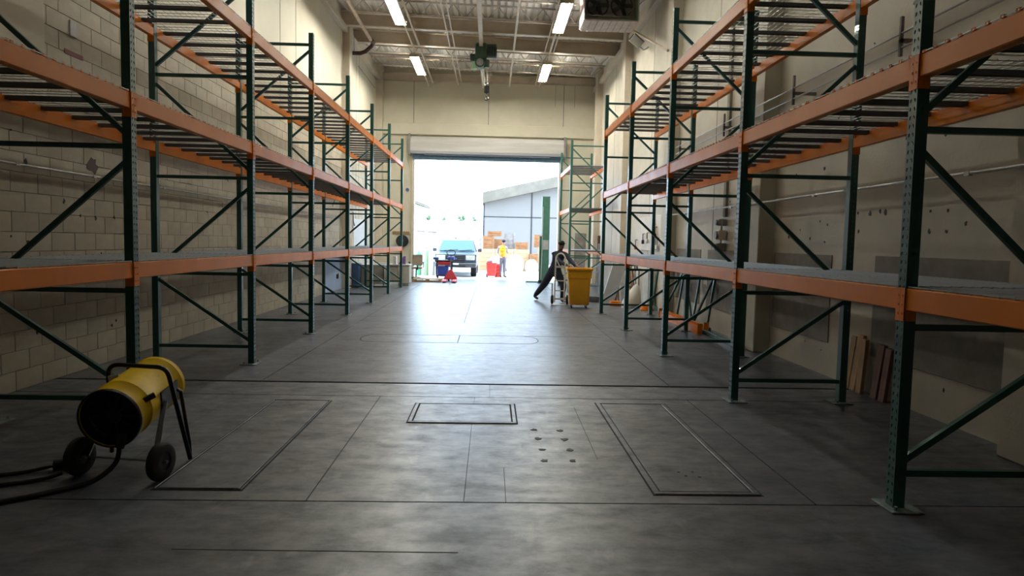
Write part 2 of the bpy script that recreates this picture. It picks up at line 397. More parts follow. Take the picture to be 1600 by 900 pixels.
wr = MB().box(XR, XR + .35, YN, YB + .35, 0, 9.2).build('wall_right', M['wallpaint_r'], kind='structure')
for y in (-.8, 4.65, 10.06, 15.5, 21.0, 26.6):
    MB().cbox(XR - .24, XR + .02, y, y + .46, 0, roof(XR) - .02, .012).build('wall_pilaster', M['wallpaint_r'] if y < 20 else M['trim_cream'], wr)
for (y0, y1, z0, z1) in ((8.28, 10.0, .42, 1.52), (5.33, 7.33, .42, 1.53), (11.55, 13.1, .42, 1.53), (13.55, 15.3, .42, 1.53), (2.4, 4.3, .42, 1.53)):
    MB().cbox(XR - .012, XR + .05, y0, y1, z0, z1, .004).build('wall_patch', M['patch'], wr)['label'] = 'dark bare concrete patch'
for y in (12.9, 18.2, 7.9, 23.8): MB().box(XR - .004, XR + .005, y - .012, y + .012, 0, 8.4).build('panel_joint', M['joint'], wr)
MB().cbox(XR - .16, XR, 11.0, 28.2, 7.80, 7.98, .01).build('wall_ledge', M['trim_cream'], wr)
# bolt holes and spalls in the right wall, each a shallow dark socket
bh = MB(); rnd = random.Random(5)
for (y, z) in [(9.55, 1.75), (9.2, 1.85), (8.9, 1.72), (8.65, 1.95), (8.5, 1.68), (8.45, 1.9), (7.75, 2.02), (7.72, 1.8), (7.5, 2.0), (7.3, 2.02), (7.2, 2.0), (6.6, 2.02), (6.45, 1.98), (6.2, 1.98), (6.45, 1.78), (6.2, 1.78), (5.95, 1.85), (6.7, 2.45),
               (9.4, 2.6), (8.6, 2.62), (8.0, 2.7), (6.9, 2.75), (6.3, 2.7), (9.3, .5), (8.9, .35), (8.45, .3), (7.0, .25), (6.1, .3), (5.9, .55), (8.3, 3.2), (7.6, 3.9), (6.9, 4.1), (12.4, 1.8), (12.0, 2.4), (11.4, 1.9), (11.2, 2.7)]:
    n = 8; r0 = rnd.uniform(.012, .03)
    bh.prism([(y + r0 * rnd.uniform(.5, 1.3) * math.cos(k * 2 * PI / n), z + r0 * rnd.uniform(.5, 1.6) * math.sin(k * 2 * PI / n)) for k in range(n)], 'x', XR - .003, XR + .01)
bh.build('bolt_hole', M['sooty'], wr, kind='stuff')

DX0, DX1, DZ = -3.30, 2.86, 5.05
wb = MB()
wb.box(XL, DX0, YB, YB + .35, 0, 9.2).box(DX1, XR, YB, YB + .35, 0, 9.2).box(DX0, DX1, YB, YB + .35, DZ, 9.2)
wb = wb.build('wall_back', M['wallpaint'], kind='structure')
MB().cbox(XL, XR, YB - .14, YB, 5.92, 6.38, .012).build('lintel', M['wallpaint'], wb)
MB().cbox(XL, XR, YB - .25, YB - .02, 8.08, 8.36, .01).build('ledger_beam', M['beam_brown'], wb)
for x in (-3.27, -.2, 2.9): MB().box(x - .014, x + .014, YB - .006, YB, 6.38, 8.1).build('panel_joint', M['joint'], wb)
for x in (2.55, 3.35): MB().box(x - .008, x + .008, YB - .006, YB, 7.2, 8.1).build('panel_joint', M['joint'], wb)
for x0, x1 in ((DX0 - .02, DX0 + .09), (DX1 - .09, DX1 + .02)):
    MB().cbox(x0, x1, YB - .1, YB + .3, 0, DZ, .006).build('door_jamb', M['trim_cream'], wb)
wf = MB().box(XL - .35, XR + .35, YN - .3, YN, 0, 9.2).build('wall_near', M['wallpaint'], kind='structure')

# roll-up door at the top of its opening
dr = bpy.data.objects.new('door_1', None); COL.objects.link(dr); dr['kind'] = 'structure'
hd = MB(); hd.prism([(YB - .02, 5.14), (YB - .42, 5.14), (YB - .50, 5.22), (YB - .50, 5.62), (YB - .40, 5.80), (YB - .02, 5.84)], 'x', DX0 - .12, DX1 + .12)
hd.build('door_hood', M['hood'], dr)
for x in (DX0 - .10, DX1 + .06):
    MB().cbox(x - .02, x + .06, YB - .55, YB - .02, 5.05, 5.9, .004).build('hood_bracket', M['machine'], dr)
for k in range(4):
    MB().cbox(DX0 + .03, DX1 - .03, YB - .16, YB - .11, 4.97 + k * .06, 5.027 + k * .06, .01).build('door_slat', M['curtain'], dr)
MB().cbox(DX0 + .03, DX1 - .03, YB - .17, YB - .10, 4.90, 4.965, .008).build('bottom_bar', M['curtain'], dr)
MB().cyl((DX0 + .5, YB - .3, 5.1), (DX1 - .5, YB - .3, 5.1), .02).build('spring_tube', M['steel'], dr)

# ------------------------------------------------------------------ setting: roof
rf = MB()
ribs = []
x = XL - .3; t = 0
prof = []
while x < XR + .3:
    for dx, dz in ((0, 0), (.10, 0), (.125, .045), (.175, .045)): prof.append((x + dx, roof(x + dx) + dz))
    x += .2
top = [(prof[-1][0], roof(prof[-1][0]) + .12), (prof[0][0], roof(prof[0][0]) + .12)]
m_ = MB(); n_ = len(prof)
m_.add([(a, y, b) for y in (YN - .3, YB + .35) for a, b in prof] + [(a, y, b) for y in (YN - .3, YB + .35) for a, b in top],
       [(i, i + 1, n_ + i + 1, n_ + i) for i in range(n_ - 1)] + [(2 * n_, 2 * n_ + 1, 2 * n_ + 3, 2 * n_ + 2)])
ceil = m_.build('ceiling', M['deck'], kind='structure')
def sloped_box(y0, y1, z0, z1, x0=XL, x1=XR):
    a, b = roof(x0) - 8.53, roof(x1) - 8.53
    return MB().add([(x0, y0, z0 + a), (x0, y1, z0 + a), (x0, y1, z1 + a), (x0, y0, z1 + a), (x1, y0, z0 + b), (x1, y1, z0 + b), (x1, y1, z1 + b), (x1, y0, z1 + b)],
                    [(0, 1, 2, 3), (7, 6, 5, 4), (0, 4, 5, 1), (1, 5, 6, 2), (2, 6, 7, 3), (3, 7, 4, 0)])
for y in (23.4, 21.6, 10.2, -1.2):
    g_ = sloped_box(y - .012, y + .012, 8.10, 8.50).build('girder', M['beam_brown'], ceil)
    sloped_box(y - .09, y + .09, 8.07, 8.10).build('flange', M['trim_cream'], g_)
    sloped_box(y - .09, y + .09, 8.48, 8.52).build('flange', M['trim_cream'], g_)
for y in (26.3, 24.5, 20.4, 18.7, 17.0, 15.3, 13.6, 11.9, 8.5, 6.8, 5.1, 3.4, 1.7):
    j_ = sloped_box(y - .03, y + .03, 8.08, 8.12, XL + .5, XR - .4).build('roof_joist', M['trim_cream'] if y > 22 else M['joist'], ceil)
    sloped_box(y - .03, y + .03, 8.49, 8.53).build('top_chord', M['joist'], j_)
    wz = MB(); x = XL + .55; s_ = 0; zz = lambda x_, up: (roof(x_) - 8.53) + (8.50 if up else 8.10)
    wz.bar((XL + .02, y, zz(XL, 1)), (XL + .55, y, zz(XL + .55, 0)), .02)
    while x < XR - .7:
        wz.bar((x, y, zz(x, s_)), (x + .33, y, zz(x + .33, 1 - s_)), .022); s_ = 1 - s_; x += .33
    wz.bar((XR - .02, y, zz(XR, 1)), (XR - .45, y, zz(XR - .45, 0)), .02)
    wz.build('joist_web', M['joist'], j_)
# long rails and pipes slung under the steel
for x, z, wd, y0, m__ in ((-2.47, 7.95, .05, 12, 'trim_cream'), (-2.62, 7.80, .04, 12, 'trim_cream'), (1.80, 7.78, .05, 12, 'trim_cream'), (1.66, 7.9, .03, 12, 'trim_cream'), (1.95, 7.9, .03, 12, 'trim_cream'), (-1.45, 7.9, .035, 12, 'trim_cream'), (-1.30, 7.9, .03, 12, 'trim_cream'), (.63, 7.9, .06, 14, 'trim_cream')):
    MB().bar((x, y0, z), (x, 27.9, z), wd).build('ceiling_rail', M[m__], ceil)
mr_ = MB(); mr_.box(-.49, -.37, 14, 27.9, 7.80, 7.82).box(-.437, -.423, 14, 27.9, 7.82, 8.0).box(-.49, -.37, 14, 27.9, 8.0, 8.02)
mr_.build('monorail_beam', M['trim_cream'], ceil)
for y in (15.3, 18.7, 20.4, 24.5, 26.3): MB().bar((-.43, y, 8.02), (-.43, y, 8.12), .05).build('monorail_hanger', M['trim_cream'], ceil)
MB().tube([(-3.95, 22.6, 7.90), (3.2, 22.6, 7.72)], .022).build('sprinkler_line', M['cream_pipe'], ceil)
MB().tube([(-4.35, 24.45, 8.02), (3.5, 24.45, 7.84)], .028).build('sprinkler_line', M['cream_pipe'], ceil)

# ------------------------------------------------------------------ pallet racks
PW = .078      # post width
PH = 4.91
LV = (1.37, 2.755, 4.135)
BHT = .135
def post_mesh():
    """C-section upright with real punched holes: front face normal is -X locally (aisle side), closed at +X by an added plate"""
    m = MB(); hw = PW / 2; P = .0508; n = int(PH / P); rem = PH - n * P
    def face(o, u, wd, cols):
        o = Vector(o); u = Vector(u)
        cw = wd / cols
        for c in range(cols):
            for k in range(n):
                z0 = rem / 2 + k * P; u0 = c * cw; u1 = u0 + cw; um = (u0 + u1) / 2; zm = z0 + P / 2; z1 = z0 + P
                a, b = .0065, .0105
                sl = .0025 if c == 0 else -.0025
                outer = [(u0, z0), (um, z0), (u1, z0), (u1, zm), (u1, z1), (um, z1), (u0, z1), (u0, zm)]
                inner = [(um - a * .6 + sl * -1, zm - b), (um + sl * -1, zm - b * 1.1), (um + a * .6 + sl * -1, zm - b), (um + a, zm), (um + a * .8 + sl, zm + b), (um + sl, zm + b * 1.1), (um - a * .8 + sl, zm + b), (um - a, zm)]
                pts = [o + u * p[0] + Vector((0, 0, p[1])) for p in outer + inner]
                m.add(pts, [(i, (i + 1) % 8, 8 + (i + 1) % 8, 8 + i) for i in range(8)])
    face((-hw, -hw, 0), (0, 1, 0), PW, 2)
    face((-hw, -hw, 0), (1, 0, 0), PW * .95, 1)
    face((-hw, hw, 0), (1, 0, 0), PW * .95, 1)
    e = hw - PW * .05
    m.box(e - .002, e, -hw, hw, 0, PH)  # added back plate, shuts out light so the punched holes look dark
    m.box(-hw + .012, e - .004, -.0015, .0015, 0, PH)      # added divider, blocks light and sight through the post so holes look dark
    for z0, z1 in ((0, rem / 2), (PH - rem / 2, PH)):
        if z1 > z0 + 1e-5: m.box(-hw, -hw + .002, -hw, hw, z0, z1).box(-hw, e, -hw, -hw + .002, z0, z1).box(-hw, e, hw - .002, hw, z0, z1)
    return m.mesh('post')
PM = post_mesh()
def foot_mesh():
    m = MB().cbox(-.085, .115, -.115, .115, 0, .012, .003)
    for a, b in ((-.045, -.08), (.07, .08)): m.cyl((a, b, .012), (a, b, .035), .011, 6)
    return m.mesh('foot_plate')
FM = foot_mesh()
def conn_mesh(side):
    """beam end connector; beam runs to +Y (side=1) or -Y (side=-1) from a post centre; front is -X; origin at beam top"""
    hw = PW / 2 + .001; s = side
    m = MB()
    m.box(-hw - .004, -hw, 0.001 * s, (hw + .004) * s, -.20, .002)       # wraps half of the post front
    m.box(-hw - .004, hw - .012, hw * s, (hw + .004) * s, -.20, .002)    # against the post side
    for z in (-.045, -.10, -.155): m.cyl((-hw - .004, .018 * s, z), (-hw - .008, .018 * s, z), .007, 8)
    for z in (-.150, -.178): m.cyl((-.012, (hw + .004) * s, z), (-.012, (hw + .007) * s, z), .006, 6)
    m.cyl((.012, (hw + .004) * s, -.178), (.012, (hw + .007) * s, -.178), .006, 6)
    return m.mesh('beam_connector')
CM = {1: conn_mesh(1), -1: conn_mesh(-1)}
def beam_mesh(L):
    """step beam, local: runs along +Y from 0 to L, front face x=-.031, back ledge lower; top z=0"""
    return MB().prism([(-.033, -BHT + .006), (-.027, -BHT), (.033, -BHT), (.033, -.041), (.006, -.041), (.006, 0), (-.027, 0), (-.033, -.006)], 'y', 0, L).mesh('beam')

def rack(label, xa, ys, flip, depth, green, levels_skip=()):
    """xa: aisle-side post centre; flip=+1 the rack extends to +X from the aisle, -1 to -X"""
    t = thing('pallet_rack', label, 'rack', (xa, ys[0], 0))
    def place(o, x, y, z, f):       # f: +1 front normal -X, -1 front normal +X  (turned by half a turn)
        o.location = (x, y - ys[0], z); o.rotation_euler = (0, 0, 0 if f > 0 else PI)
    xr_ = depth * flip
    for y in ys:
        for x, f in ((0, flip), (xr_, -flip)):
            p = link('post', PM, green, t); place(p, x, y, 0.012, f)
            if PM.materials[0] is not green:
                p.material_slots[0].link = 'OBJECT'; p.material_slots[0].material = green
            q = link('foot_plate', FM, M['plate_galv'], p); q.location = (0, 0, -.012)
        a, b = .03 * flip, xr_ - .03 * flip
        yy = y - ys[0]
        for z in (.22, 1.13, 2.32, 3.55, 4.74):
            MB().bar((a, yy, z), (b, yy, z), .036, .040).build('brace', green, t)
        for z0, z1, rev in ((.30, 1.05, 0), (1.21, 2.19, 1), (2.43, 3.44, 0), (3.66, 4.64, 1)):
            za, zb = (z0, z1) if not rev else (z1, z0)
            MB().bar((a, yy, za), (b, yy, zb), .034, .040).build('brace', green, t)
    bms = {}
    for i, (y0, y1) in enumerate(zip(ys, ys[1:])):
        L = round(y1 - y0 - PW - .012, 3)
        if L not in bms: bms[L] = beam_mesh(L)
        for li, z in enumerate(LV):
            if (i, li) in levels_skip: continue
            for x, f in ((0, flip), (xr_, -flip)):
                b = link('beam', bms[L], M['orange'], t)
                place(b, x, (y0 + PW / 2 + .006) if f > 0 else (y1 - PW / 2 - .006), z, f)
                for end in (0, 1):
                    sd_ = 1 if end == 0 else -1
                    c = link('beam_connector', CM[sd_], M['orange'], b)
                    c.location = (0, -PW / 2 - .006 if end == 0 else L + PW / 2 + .006, 0)
    return t

SP = 2.82
LY = [8.536 + SP * k for k in range(-2, 6)]
RY = [4.03 + SP * k for k in range(-1, 5)]
lx, rx = -2.988, 2.545
rack('long green and orange pallet rack along the block wall on the left', lx, LY, -1, 1.17, M['green'], ((0, 2),))
rack('long green and orange pallet rack along the concrete wall on the right', rx, RY, 1, 1.13, M['green'], ((0, 2),))
FY = [22.0, 25.15]
rack('pale green single-bay pallet rack beside the dock door', 2.56, FY, 1, 1.10, M['green_pale'])

# wire decks
def deck_meshes(W, D):
    """W along Y, D across X (from -D/2 to D/2); origin at mid, beam-top level"""
    w_ = MB(); r = .0028
    k = int(W / .10)
    for i in range(k + 1):           # cross wires with the waterfall lip over each beam
        y = -W / 2 + .01 + i * (W - .02) / k
        w_.box(-D / 2, D / 2, y - r, y + r, .001, .001 + 2 * r)
        for s in (-1, 1):
            w_.box(s * (D / 2 - .012), s * (D / 2), y - r * 1.3, y + r * 1.3, .001 + 2 * r, .013)
    n = int(D / .066)
    for i in range(n + 1):
        x = -D / 2 + .004 + i * (D - .008) / n
        w_.box(x - r, x + r, -W / 2, W / 2, .001 + 2 * r, .001 + 4 * r)
    c = MB()
    Di = D - .085
    c.box(-Di / 2, Di / 2, -.025, .025, -.006, .0005).box(-Di / 2, Di / 2, -.025, -.021, -.036, -.006).box(-Di / 2, Di / 2, .021, .025, -.036, -.006)
    e = MB()
    for i in range(k + 1):
        y = -W / 2 + .014 + i * (W - .028) / k
        for s in (-1, 1): e.cbox(s * (D / 2 - .010), s * (D / 2 - .001), y - .014, y + .014, .002, .018, .002)
    return w_.mesh('wire_mesh'), c.mesh('channel'), e.mesh('wire_end')
ORD = ['first', 'second', 'third', 'fourth', 'fifth', 'sixth', 'seventh']
def decks(xa, flip, depth, ys, skip, where, ordo=True):
    D = depth + .066
    W = (ys[1] - ys[0] - PW - .03) / 2
    wm, cm, em = deck_meshes(W, D)
    xc = xa + flip * depth / 2
    n = 0
    proto = None
    lv = ('lowest', 'middle', 'top')
    for i, (y0, y1) in enumerate(zip(ys, ys[1:])):
        for li, z in enumerate(LV):
            for h in (0, 1):
                if (i, li, h) in skip: continue
                yc = y0 + PW / 2 + .01 + W / 2 + h * (W + .01)
                lab = 'wire deck on the %s %s shelf, %s%s half' % (where, lv[li], (ORD[i] + ' bay from camera, ') if ordo else '', 'nearer' if h == 0 else 'farther')
                if proto is None:
                    proto = thing('wire_deck', lab, 'wire deck', (xc, yc, z), 0, 'wire decks lying on the rack shelves')
                    o = link('wire_mesh', wm, M['galv'], proto, kind='stuff')
                    for yy in (-W * .34, 0, W * .34):
                        q = link('channel', cm, M['channel'], proto); q.location = (0, yy, 0)
                    dk = proto
                else:
                    dk = copy_thing(proto, (xc, yc, z), 0, lab)
                if li == 1: link('wire_end', em, M['orange'], dk, kind='stuff')
decks(lx, -1, 1.17, LY, {(0, 2, 0), (0, 2, 1), (0, 0, 0)}, "left rack's")
decks(rx, 1, 1.13, RY, {(0, 2, 0), (0, 2, 1), (0, 0, 0), (0, 1, 0), (1, 2, 0)}, "right rack's")
decks(2.56, 1, 1.10, FY, set(), "pale green rack's", False)

# ------------------------------------------------------------------ portable electric drum heater (front left)
def W3(*p): return Vector(p)
ht = thing('drum_heater', 'yellow drum heater on two black wheels with a black tube handle', 'heater', (-2.45, 4.7, 0))
ca, cb = W3(-2.485, 4.45, .388), W3(-2.50, 5.13, .49)
ax = (cb - ca).normalized(); Ld = (cb - ca).length; R = .200
d = MB(); d.lathe(ca, ax, [(0, R - .012), (-.006, R), (0, R + .004), (.012, R), (.15, R), (.155, R + .004), (.165, R + .004), (.17, R), (Ld - .05, R), (Ld - .045, R + .003), (Ld - .035, R), (Ld, R), (Ld + .004, R - .01), (Ld - .02, R - .014)], 40)
d.f = [q for q in d.f if len(q) < 20]
drum = d.build('drum', M['yellow'], ht, smooth=True, world=True)
f_ = MB(); f_.lathe(ca, ax, [(-.010, R - .010), (-.014, R + .002), (-.004, R + .006), (.010, R + .0055), (.010, R + .001), (-.002, R - .012)], 40)
f_.f = [q for q in f_.f if len(q) < 20]
f_.build('front_rim', M['black'], drum, world=False, smooth=True).location = -ht.location
f_ = MB().lathe(ca, ax, [(.0, R - .012), (.30, R - .016)], 40); f_.f = [q for q in f_.f if len(q) < 20]; f_.build('inner_liner', M['sooty'], ht, world=True)
f_ = MB().lathe(ca + ax * .10, ax, [(0, .02), (0, R - .015), (.01, R - .015), (.01, .02)], 32); f_.build('heat_baffle', M['sooty'], ht, world=True)
f_ = MB().cyl(ca + ax * .05, ca + ax * .10, .055, 20)
for k in range(10):
    t = k * PI / 5; sx = ax.cross(W3(0, 0, 1)).normalized(); sz = sx.cross(ax)
    e = sx * math.cos(t) + sz * math.sin(t); f_.bar(ca + ax * .07 + e * .05, ca + ax * .08 + e * (R - .02), .012, .05, up=ax)
f_.build('heating_element', M['sooty'], ht, world=True)
f_ = MB()
for rr_ in (.05, .10, .15, .19): f_.tube([cb + ax * .0 + (sx * math.cos(k * PI / 12) + sz * math.sin(k * PI / 12)) * rr_ for k in range(25)], .0025, 6)
for k in range(6):
    e = sx * math.cos(k * PI / 6) + sz * math.sin(k * PI / 6); f_.bar(cb - e * .195, cb + e * .195, .005)
f_.build('rear_grille', M['black'], ht, world=True)
axd = W3(.5635, -.095, 0).normalized()
wr_, wl_ = W3(-2.125, 4.385, .125), W3(-2.70, 4.482, .125)
for c in (wr_, wl_):
    a = c - axd * .03; b = MB().lathe(a, axd, [(0, .06), (0, .108), (.006, .12), (.018, .126), (.042, .126), (.054, .12), (.06, .108), (.06, .06), (.045, .055), (.015, .055)], 28)
    wh = b.build('wheel', M['rubber'], ht, smooth=True, world=True)
    h = MB().lathe(c - axd * .024, axd, [(0, .012), (0, .062), (.048, .062), (.048, .012)], 20); h.build('hub', M['black'], wh, smooth=True).location = -ht.location
    h = MB().cyl(c - axd * .045, c + axd * .045, .012, 10); h.build('axle_nut', M['steel'], wh).location = -ht.location
MB().cyl(wl_ - axd * .02, wr_ + axd * .02, .007, 8).build('axle', M['steel'], ht, world=True)
# side brackets and struts
for s, wc in ((1, wr_), (-1, wl_)):
    side = ca + ax * (Ld * .62) + axd * s * (R + .008)
    side.z -= .02
    MB().bar(side - ax * .10 + W3(0, 0, .02), side + ax * .16 + W3(0, 0, .02), .012, .13).build('side_bracket', M['black'], ht, world=True)
    MB().bar(side - ax * .05, wc + axd * s * (-.045), .035, .012).build('wheel_strut', M['black'], ht, world=True)
# tube handle: one bent tube with feet at the back
fr, flh = W3(-2.115, 4.79, .012), W3(-2.74, 4.93, .012)
tr, tl = W3(-2.20, 4.64, .695), W3(-2.62, 4.71, .70)
def rnd_corner(p, q, r, k=5, rad=.07):
    a = q + (p - q).normalized() * rad; b = q + (r - q).normalized() * rad
    return [a * (1 - t) ** 2 + q * 2 * t * (1 - t) + b * t * t for t in [i / k for i in range(k + 1)]]
pts = [fr] + rnd_corner(fr, tr, tl) + rnd_corner(tr, tl, tl + W3(-.05, .05, -.12)) + [tl + W3(-.035, .04, -.12)]
MB().tube(pts, .0155, 12).build('handle', M['black'], ht, smooth=True, world=True)
MB().tube([W3(-2.215, 4.83, .50), W3(-2.19, 4.82, .49), W3(-2.125, 4.80, .13), W3(-2.118, 4.795, .04)], .013, 10).build('rear_leg', M['black'], ht, smooth=True, world=True)
MB().tube([tl + W3(-.035, .04, -.12), W3(-2.70, 4.85, .40), flh], .0155, 10).build('rear_leg', M['black'], ht, smooth=True, world=True)
MB().bar(W3(-2.345, 4.52, .47), W3(-2.265, 4.60, .515), .022, .035).build('latch', M['black'], ht, world=True)
MB().bar(tl + W3(0, -.02, -.10), tl + W3(.06, 0, -.09), .03, .04).build('cable_clamp', M['steel'], ht, world=True)
lp = MB()
lp.tube([W3(-2.40, 4.44, .30), W3(-2.405, 4.44, .24), W3(-2.42, 4.44, .20)], .03, 8)
lp.build('cable_gland', M['black'], ht, world=True)
def cable(pts, r, lab, n=6):
    pts = [Vector(p) for p in pts]; P = []
    for i in range(len(pts) - 1):
        p0, p1, p2, p3 = pts[max(i - 1, 0)], pts[i], pts[i + 1], pts[min(i + 2, len(pts) - 1)]
        for k in range(n):
            t = k / n
            P.append(.5 * ((2 * p1) + (-p0 + p2) * t + (2 * p0 - 5 * p1 + 4 * p2 - p3) * t * t + (-p0 + 3 * p1 - 3 * p2 + p3) * t ** 3))
    P.append(pts[-1])
    o = MB().tube(P, r, 8).build('power_cable', M['rubber'], None, smooth=True)
    return tag(o, lab, 'cable')
cable([(-2.42, 4.44, .195), (-2.43, 4.40, .10), (-2.50, 4.28, .03), (-2.62, 4.17, .016), (-2.80, 4.0, .016), (-3.05, 3.85, .016), (-3.4, 3.7, .016)], .016, 'thick black cable looping from under the heater drum to the left')
cable([(-2.78, 4.42, .03), (-2.86, 4.36, .013), (-3.05, 4.25, .012), (-3.25, 4.2, .012), (-3.6, 4.15, .012)], .012, 'thinner black cable running left behind the thick looped cable')
cable([(-2.93, 4.56, .03), (-3.04, 4.50, .013), (-3.2, 4.42, .012), (-3.6, 4.3, .012)], .012, 'short black cable leading left from the plug beside the wheel')
pg = thing('cable_plug', 'black cable plug with steel tip lying beside the left heater wheel', 'plug', (-2.86, 4.60, 0))
MB().cyl((-.07, -.03, .034), (.06, .02, .034), .033, 12).build('plug_body', M['rubber'], pg)
MB().cyl((-.11, -.045, .034), (-.07, -.03, .034), .02, 10).build('plug_tip', M['steel'], pg)

# ------------------------------------------------------------------ things on and along the walls
def conduit(name, pts, r, m_, lab, cat='pipe', couplings=()):
    t = thing(name, lab, cat, pts[0])
    MB().tube(pts, r, 8).build('pipe', m_, t, smooth=True, world=True)
    for c in couplings:
        MB().bar((c[0], c[1] - .03, c[2]), (c[0], c[1] + .03, c[2]), r * 2.4).build('coupling', m_, t, world=True)
    return t
conduit('conduit', [(XL + .05, -2, 2.27), (XL + .05, 19.2, 2.27)], .012, M['conduit'], 'thin steel conduit running along the block wall on the left', 'pipe', [(XL + .05, y, 2.27) for y in (6.9, 8.2, 9.9, 12.6, 15.3)])
conduit('conduit', [(XR - .26, -2, 2.24), (XR - .26, 15.3, 2.27)], .015, M['conduit'], 'thin steel conduit along the concrete wall on the right', 'pipe', [(XR - .26, y, 2.25) for y in (5.6, 8.3, 11.2, 13.9)])
t = thing('cable_rail', 'pair of steel rods on wall brackets above the right rack middle shelf', 'rail', (XR - .1, 6, 3.6))
for z in (3.70, 3.56): MB().tube([(XR - .30, -2, z), (XR - .30, 14.6, z)], .011, 8).build('rod', M['conduit'], t, world=True)
for y in (2.1, 4.9, 6.6, 8.94, 11.6, 14.3): MB().box(XR - .315, XR - .285, y - .015, y + .015, 3.48, 3.86).box(XR - .315, XR, y - .015, y + .015, 3.61, 3.65).build('bracket', M['machine'], t, world=True)
# regulator boxes with vertical duct
t = thing('gas_regulator', 'small stacked wall fittings with dials hanging below a vertical duct', 'fitting', (XR, 12.15, 1.5))
MB().cbox(XR - .05, XR - .002, 12.10, 12.22, 2.13, 5.6, .004).build('duct', M['joint'], t, world=True)
for z, m_, s_ in ((2.03, 'machine', .06), (1.80, 'trim_cream', .09), (1.58, 'machine', .075)):
    MB().cbox(XR - .16, XR - .014, 12.15 - s_, 12.15 + s_, z - s_, z + s_, .01).build('valve_box', M[m_], t, world=True)
    MB().cyl((XR - .2, 12.15, z), (XR - .16, 12.15, z), s_ * .8, 14).build('dial', M['machine'], t, world=True)
MB().tube([(XR - .1, 12.10, 2.1), (XR - .1, 12.13, 1.5)], .02, 8).build('pipe', M['conduit'], t, world=True)
# sign and grey notice on left wall
tag(MB().cbox(XL, XL + .006, 7.77, 8.11, 3.585, 3.635, .001).build('wall_sign', M['sign_red'], None), 'narrow dull red strip sign on the block wall above the left rack', 'sign')
tag(MB().cbox(XL, XL + .02, 7.86, 7.98, 3.80, 3.97, .004).build('wall_notice', M['paper'], None), 'small grey notice on the block wall above the red strip sign', 'notice')
sm = MB(); n = 14; rnd = random.Random(2)
sm.prism([(8.25 + .11 * rnd.uniform(.6, 1.2) * math.cos(k * 2 * PI / n), 2.40 + .10 * rnd.uniform(.6, 1.3) * math.sin(k * 2 * PI / n)) for k in range(n)], 'x', XL - .01, XL + .004)
sm.build('brown_stain', M['rust'], wl)
# floodlight on right wall
t = thing('flood_light', 'white and black floodlight tilted on a wall bracket at upper right', 'light', (XR, 18.9, 7.2))
q = MB(); q.v = []; q.cbox(-.17, .17, -.10, .10, -.12, .12, .02); R_ = Euler((math.radians(20), math.radians(40), 0)).to_matrix()
q.v = [tuple(R_ @ Vector(p) + Vector((3.86, 18.7, 7.12))) for p in q.v]; q.build('housing', M['white_metal'], t, world=True)
q = MB().cbox(-.19, -.17, -.09, .09, -.10, .10, .004).cbox(-.17, .17, -.09, .09, .12, .135, .004); q.v = [tuple(R_ @ Vector(p) + Vector((3.86, 18.7, 7.12))) for p in q.v]; q.build('lens_frame', M['black'], t, world=True)
MB().tube([(3.95, 18.75, 7.0), (4.08, 18.8, 6.93), (4.16, 18.85, 6.97), (4.25, 18.9, 7.05)], .02, 8).build('bracket', M['steel'], t, world=True)
conduit('brace_pipe', [(3.72, 18.4, 7.30), (XR - .28, 15.7, 6.05)], .03, M['cream_pipe'], 'slanting cream brace pipe beside the floodlight on the right wall')
# pipe with the dark elbow at upper left
t = thing('roof_drain_pipe', 'cream overhead pipe ending in a dark rusty elbow at the left wall', 'pipe', (-4.0, 16, 7.9))
MB().tube([(-3.95, 8, 7.93), (-3.95, 22.2, 7.93)], .05, 12).build('long_pipe', M['cream_pipe'], t, smooth=True, world=True)
MB().tube([(-3.93, 22.15, 7.93), (-3.90, 22.35, 7.90), (-3.98, 22.45, 7.82), (-4.18, 22.5, 7.66), (-4.35, 22.5, 7.60), (-4.72, 22.5, 7.60)], .065, 12).build('elbow', M['rust'], t, smooth=True, world=True)
MB().cyl((-4.73, 22.5, 7.60), (-4.69, 22.5, 7.60), .11, 14).build('flange', M['rust'], t, world=True)
MB().cyl((-4.55, 22.5, 7.6), (-4.55, 22.5, 8.35), .01, 6).build('hanger_rod', M['steel'], t, world=True)

# ------------------------------------------------------------------ ceiling lights
def ceiling_light(x, y0, lab, L=2.42, z=7.60, tube='tube'):
    t = thing('ceiling_light', lab, 'ceiling light', (x, y0 + L / 2, z), 0, 'fluorescent ceiling lights')
    h = L / 2; w_ = .165
    b = MB()
    for s in (-1, 1): b.prism([(s * w_, 0), (s * (w_ - .02), 0), (s * .125, .055), (s * .135, .07), (s * w_, .02)], 'y', -h, h)
    b.box(-.105, .105, -h, h, .066, .10)                # spine; the light also escapes upwards through the open slots
    b.build('housing', M['white_metal'], t)
    MB().box(-w_, w_, -h - .008, -h, .0, .10).box(-w_, w_, h, h + .008, 0, .10).build('end_plate', M['cream_pipe'], t)
    for k in (-1, 0):
        for s in (-.075, .075):
            MB().cyl((s, k * h + .03, .035), (s, (k + 1) * h - .03, .035), .019, 10).build('lamp_tube', M[tube], t, smooth=True)
    MB().box(-w_ + .02, w_ - .02, -.012, .012, .005, .018).build('lamp_holder', M['white_metal'], t)
    g = MB()
    for yy in (-h + .2, h - .2):
        for s in (-.06, .06): g.cyl((s, yy, .10), (s * .3, yy, roof(x) - z - .45 + .45), .006, 6)
    g.build('hanger', M['trim_cream'], t)
    return t
ceiling_light(-2.63, 17.05, 'long hanging tube light, upper left, nearer of the two left ones')
ceiling_light(-2.63, 22.75, 'long hanging tube light, left of the hoist, nearer the far wall')
ceiling_light(1.80, 17.35, 'long hanging tube light, upper right, beside the fan unit')
ceiling_light(1.80, 23.25, 'long hanging tube light, right of the hoist, nearer the far wall')
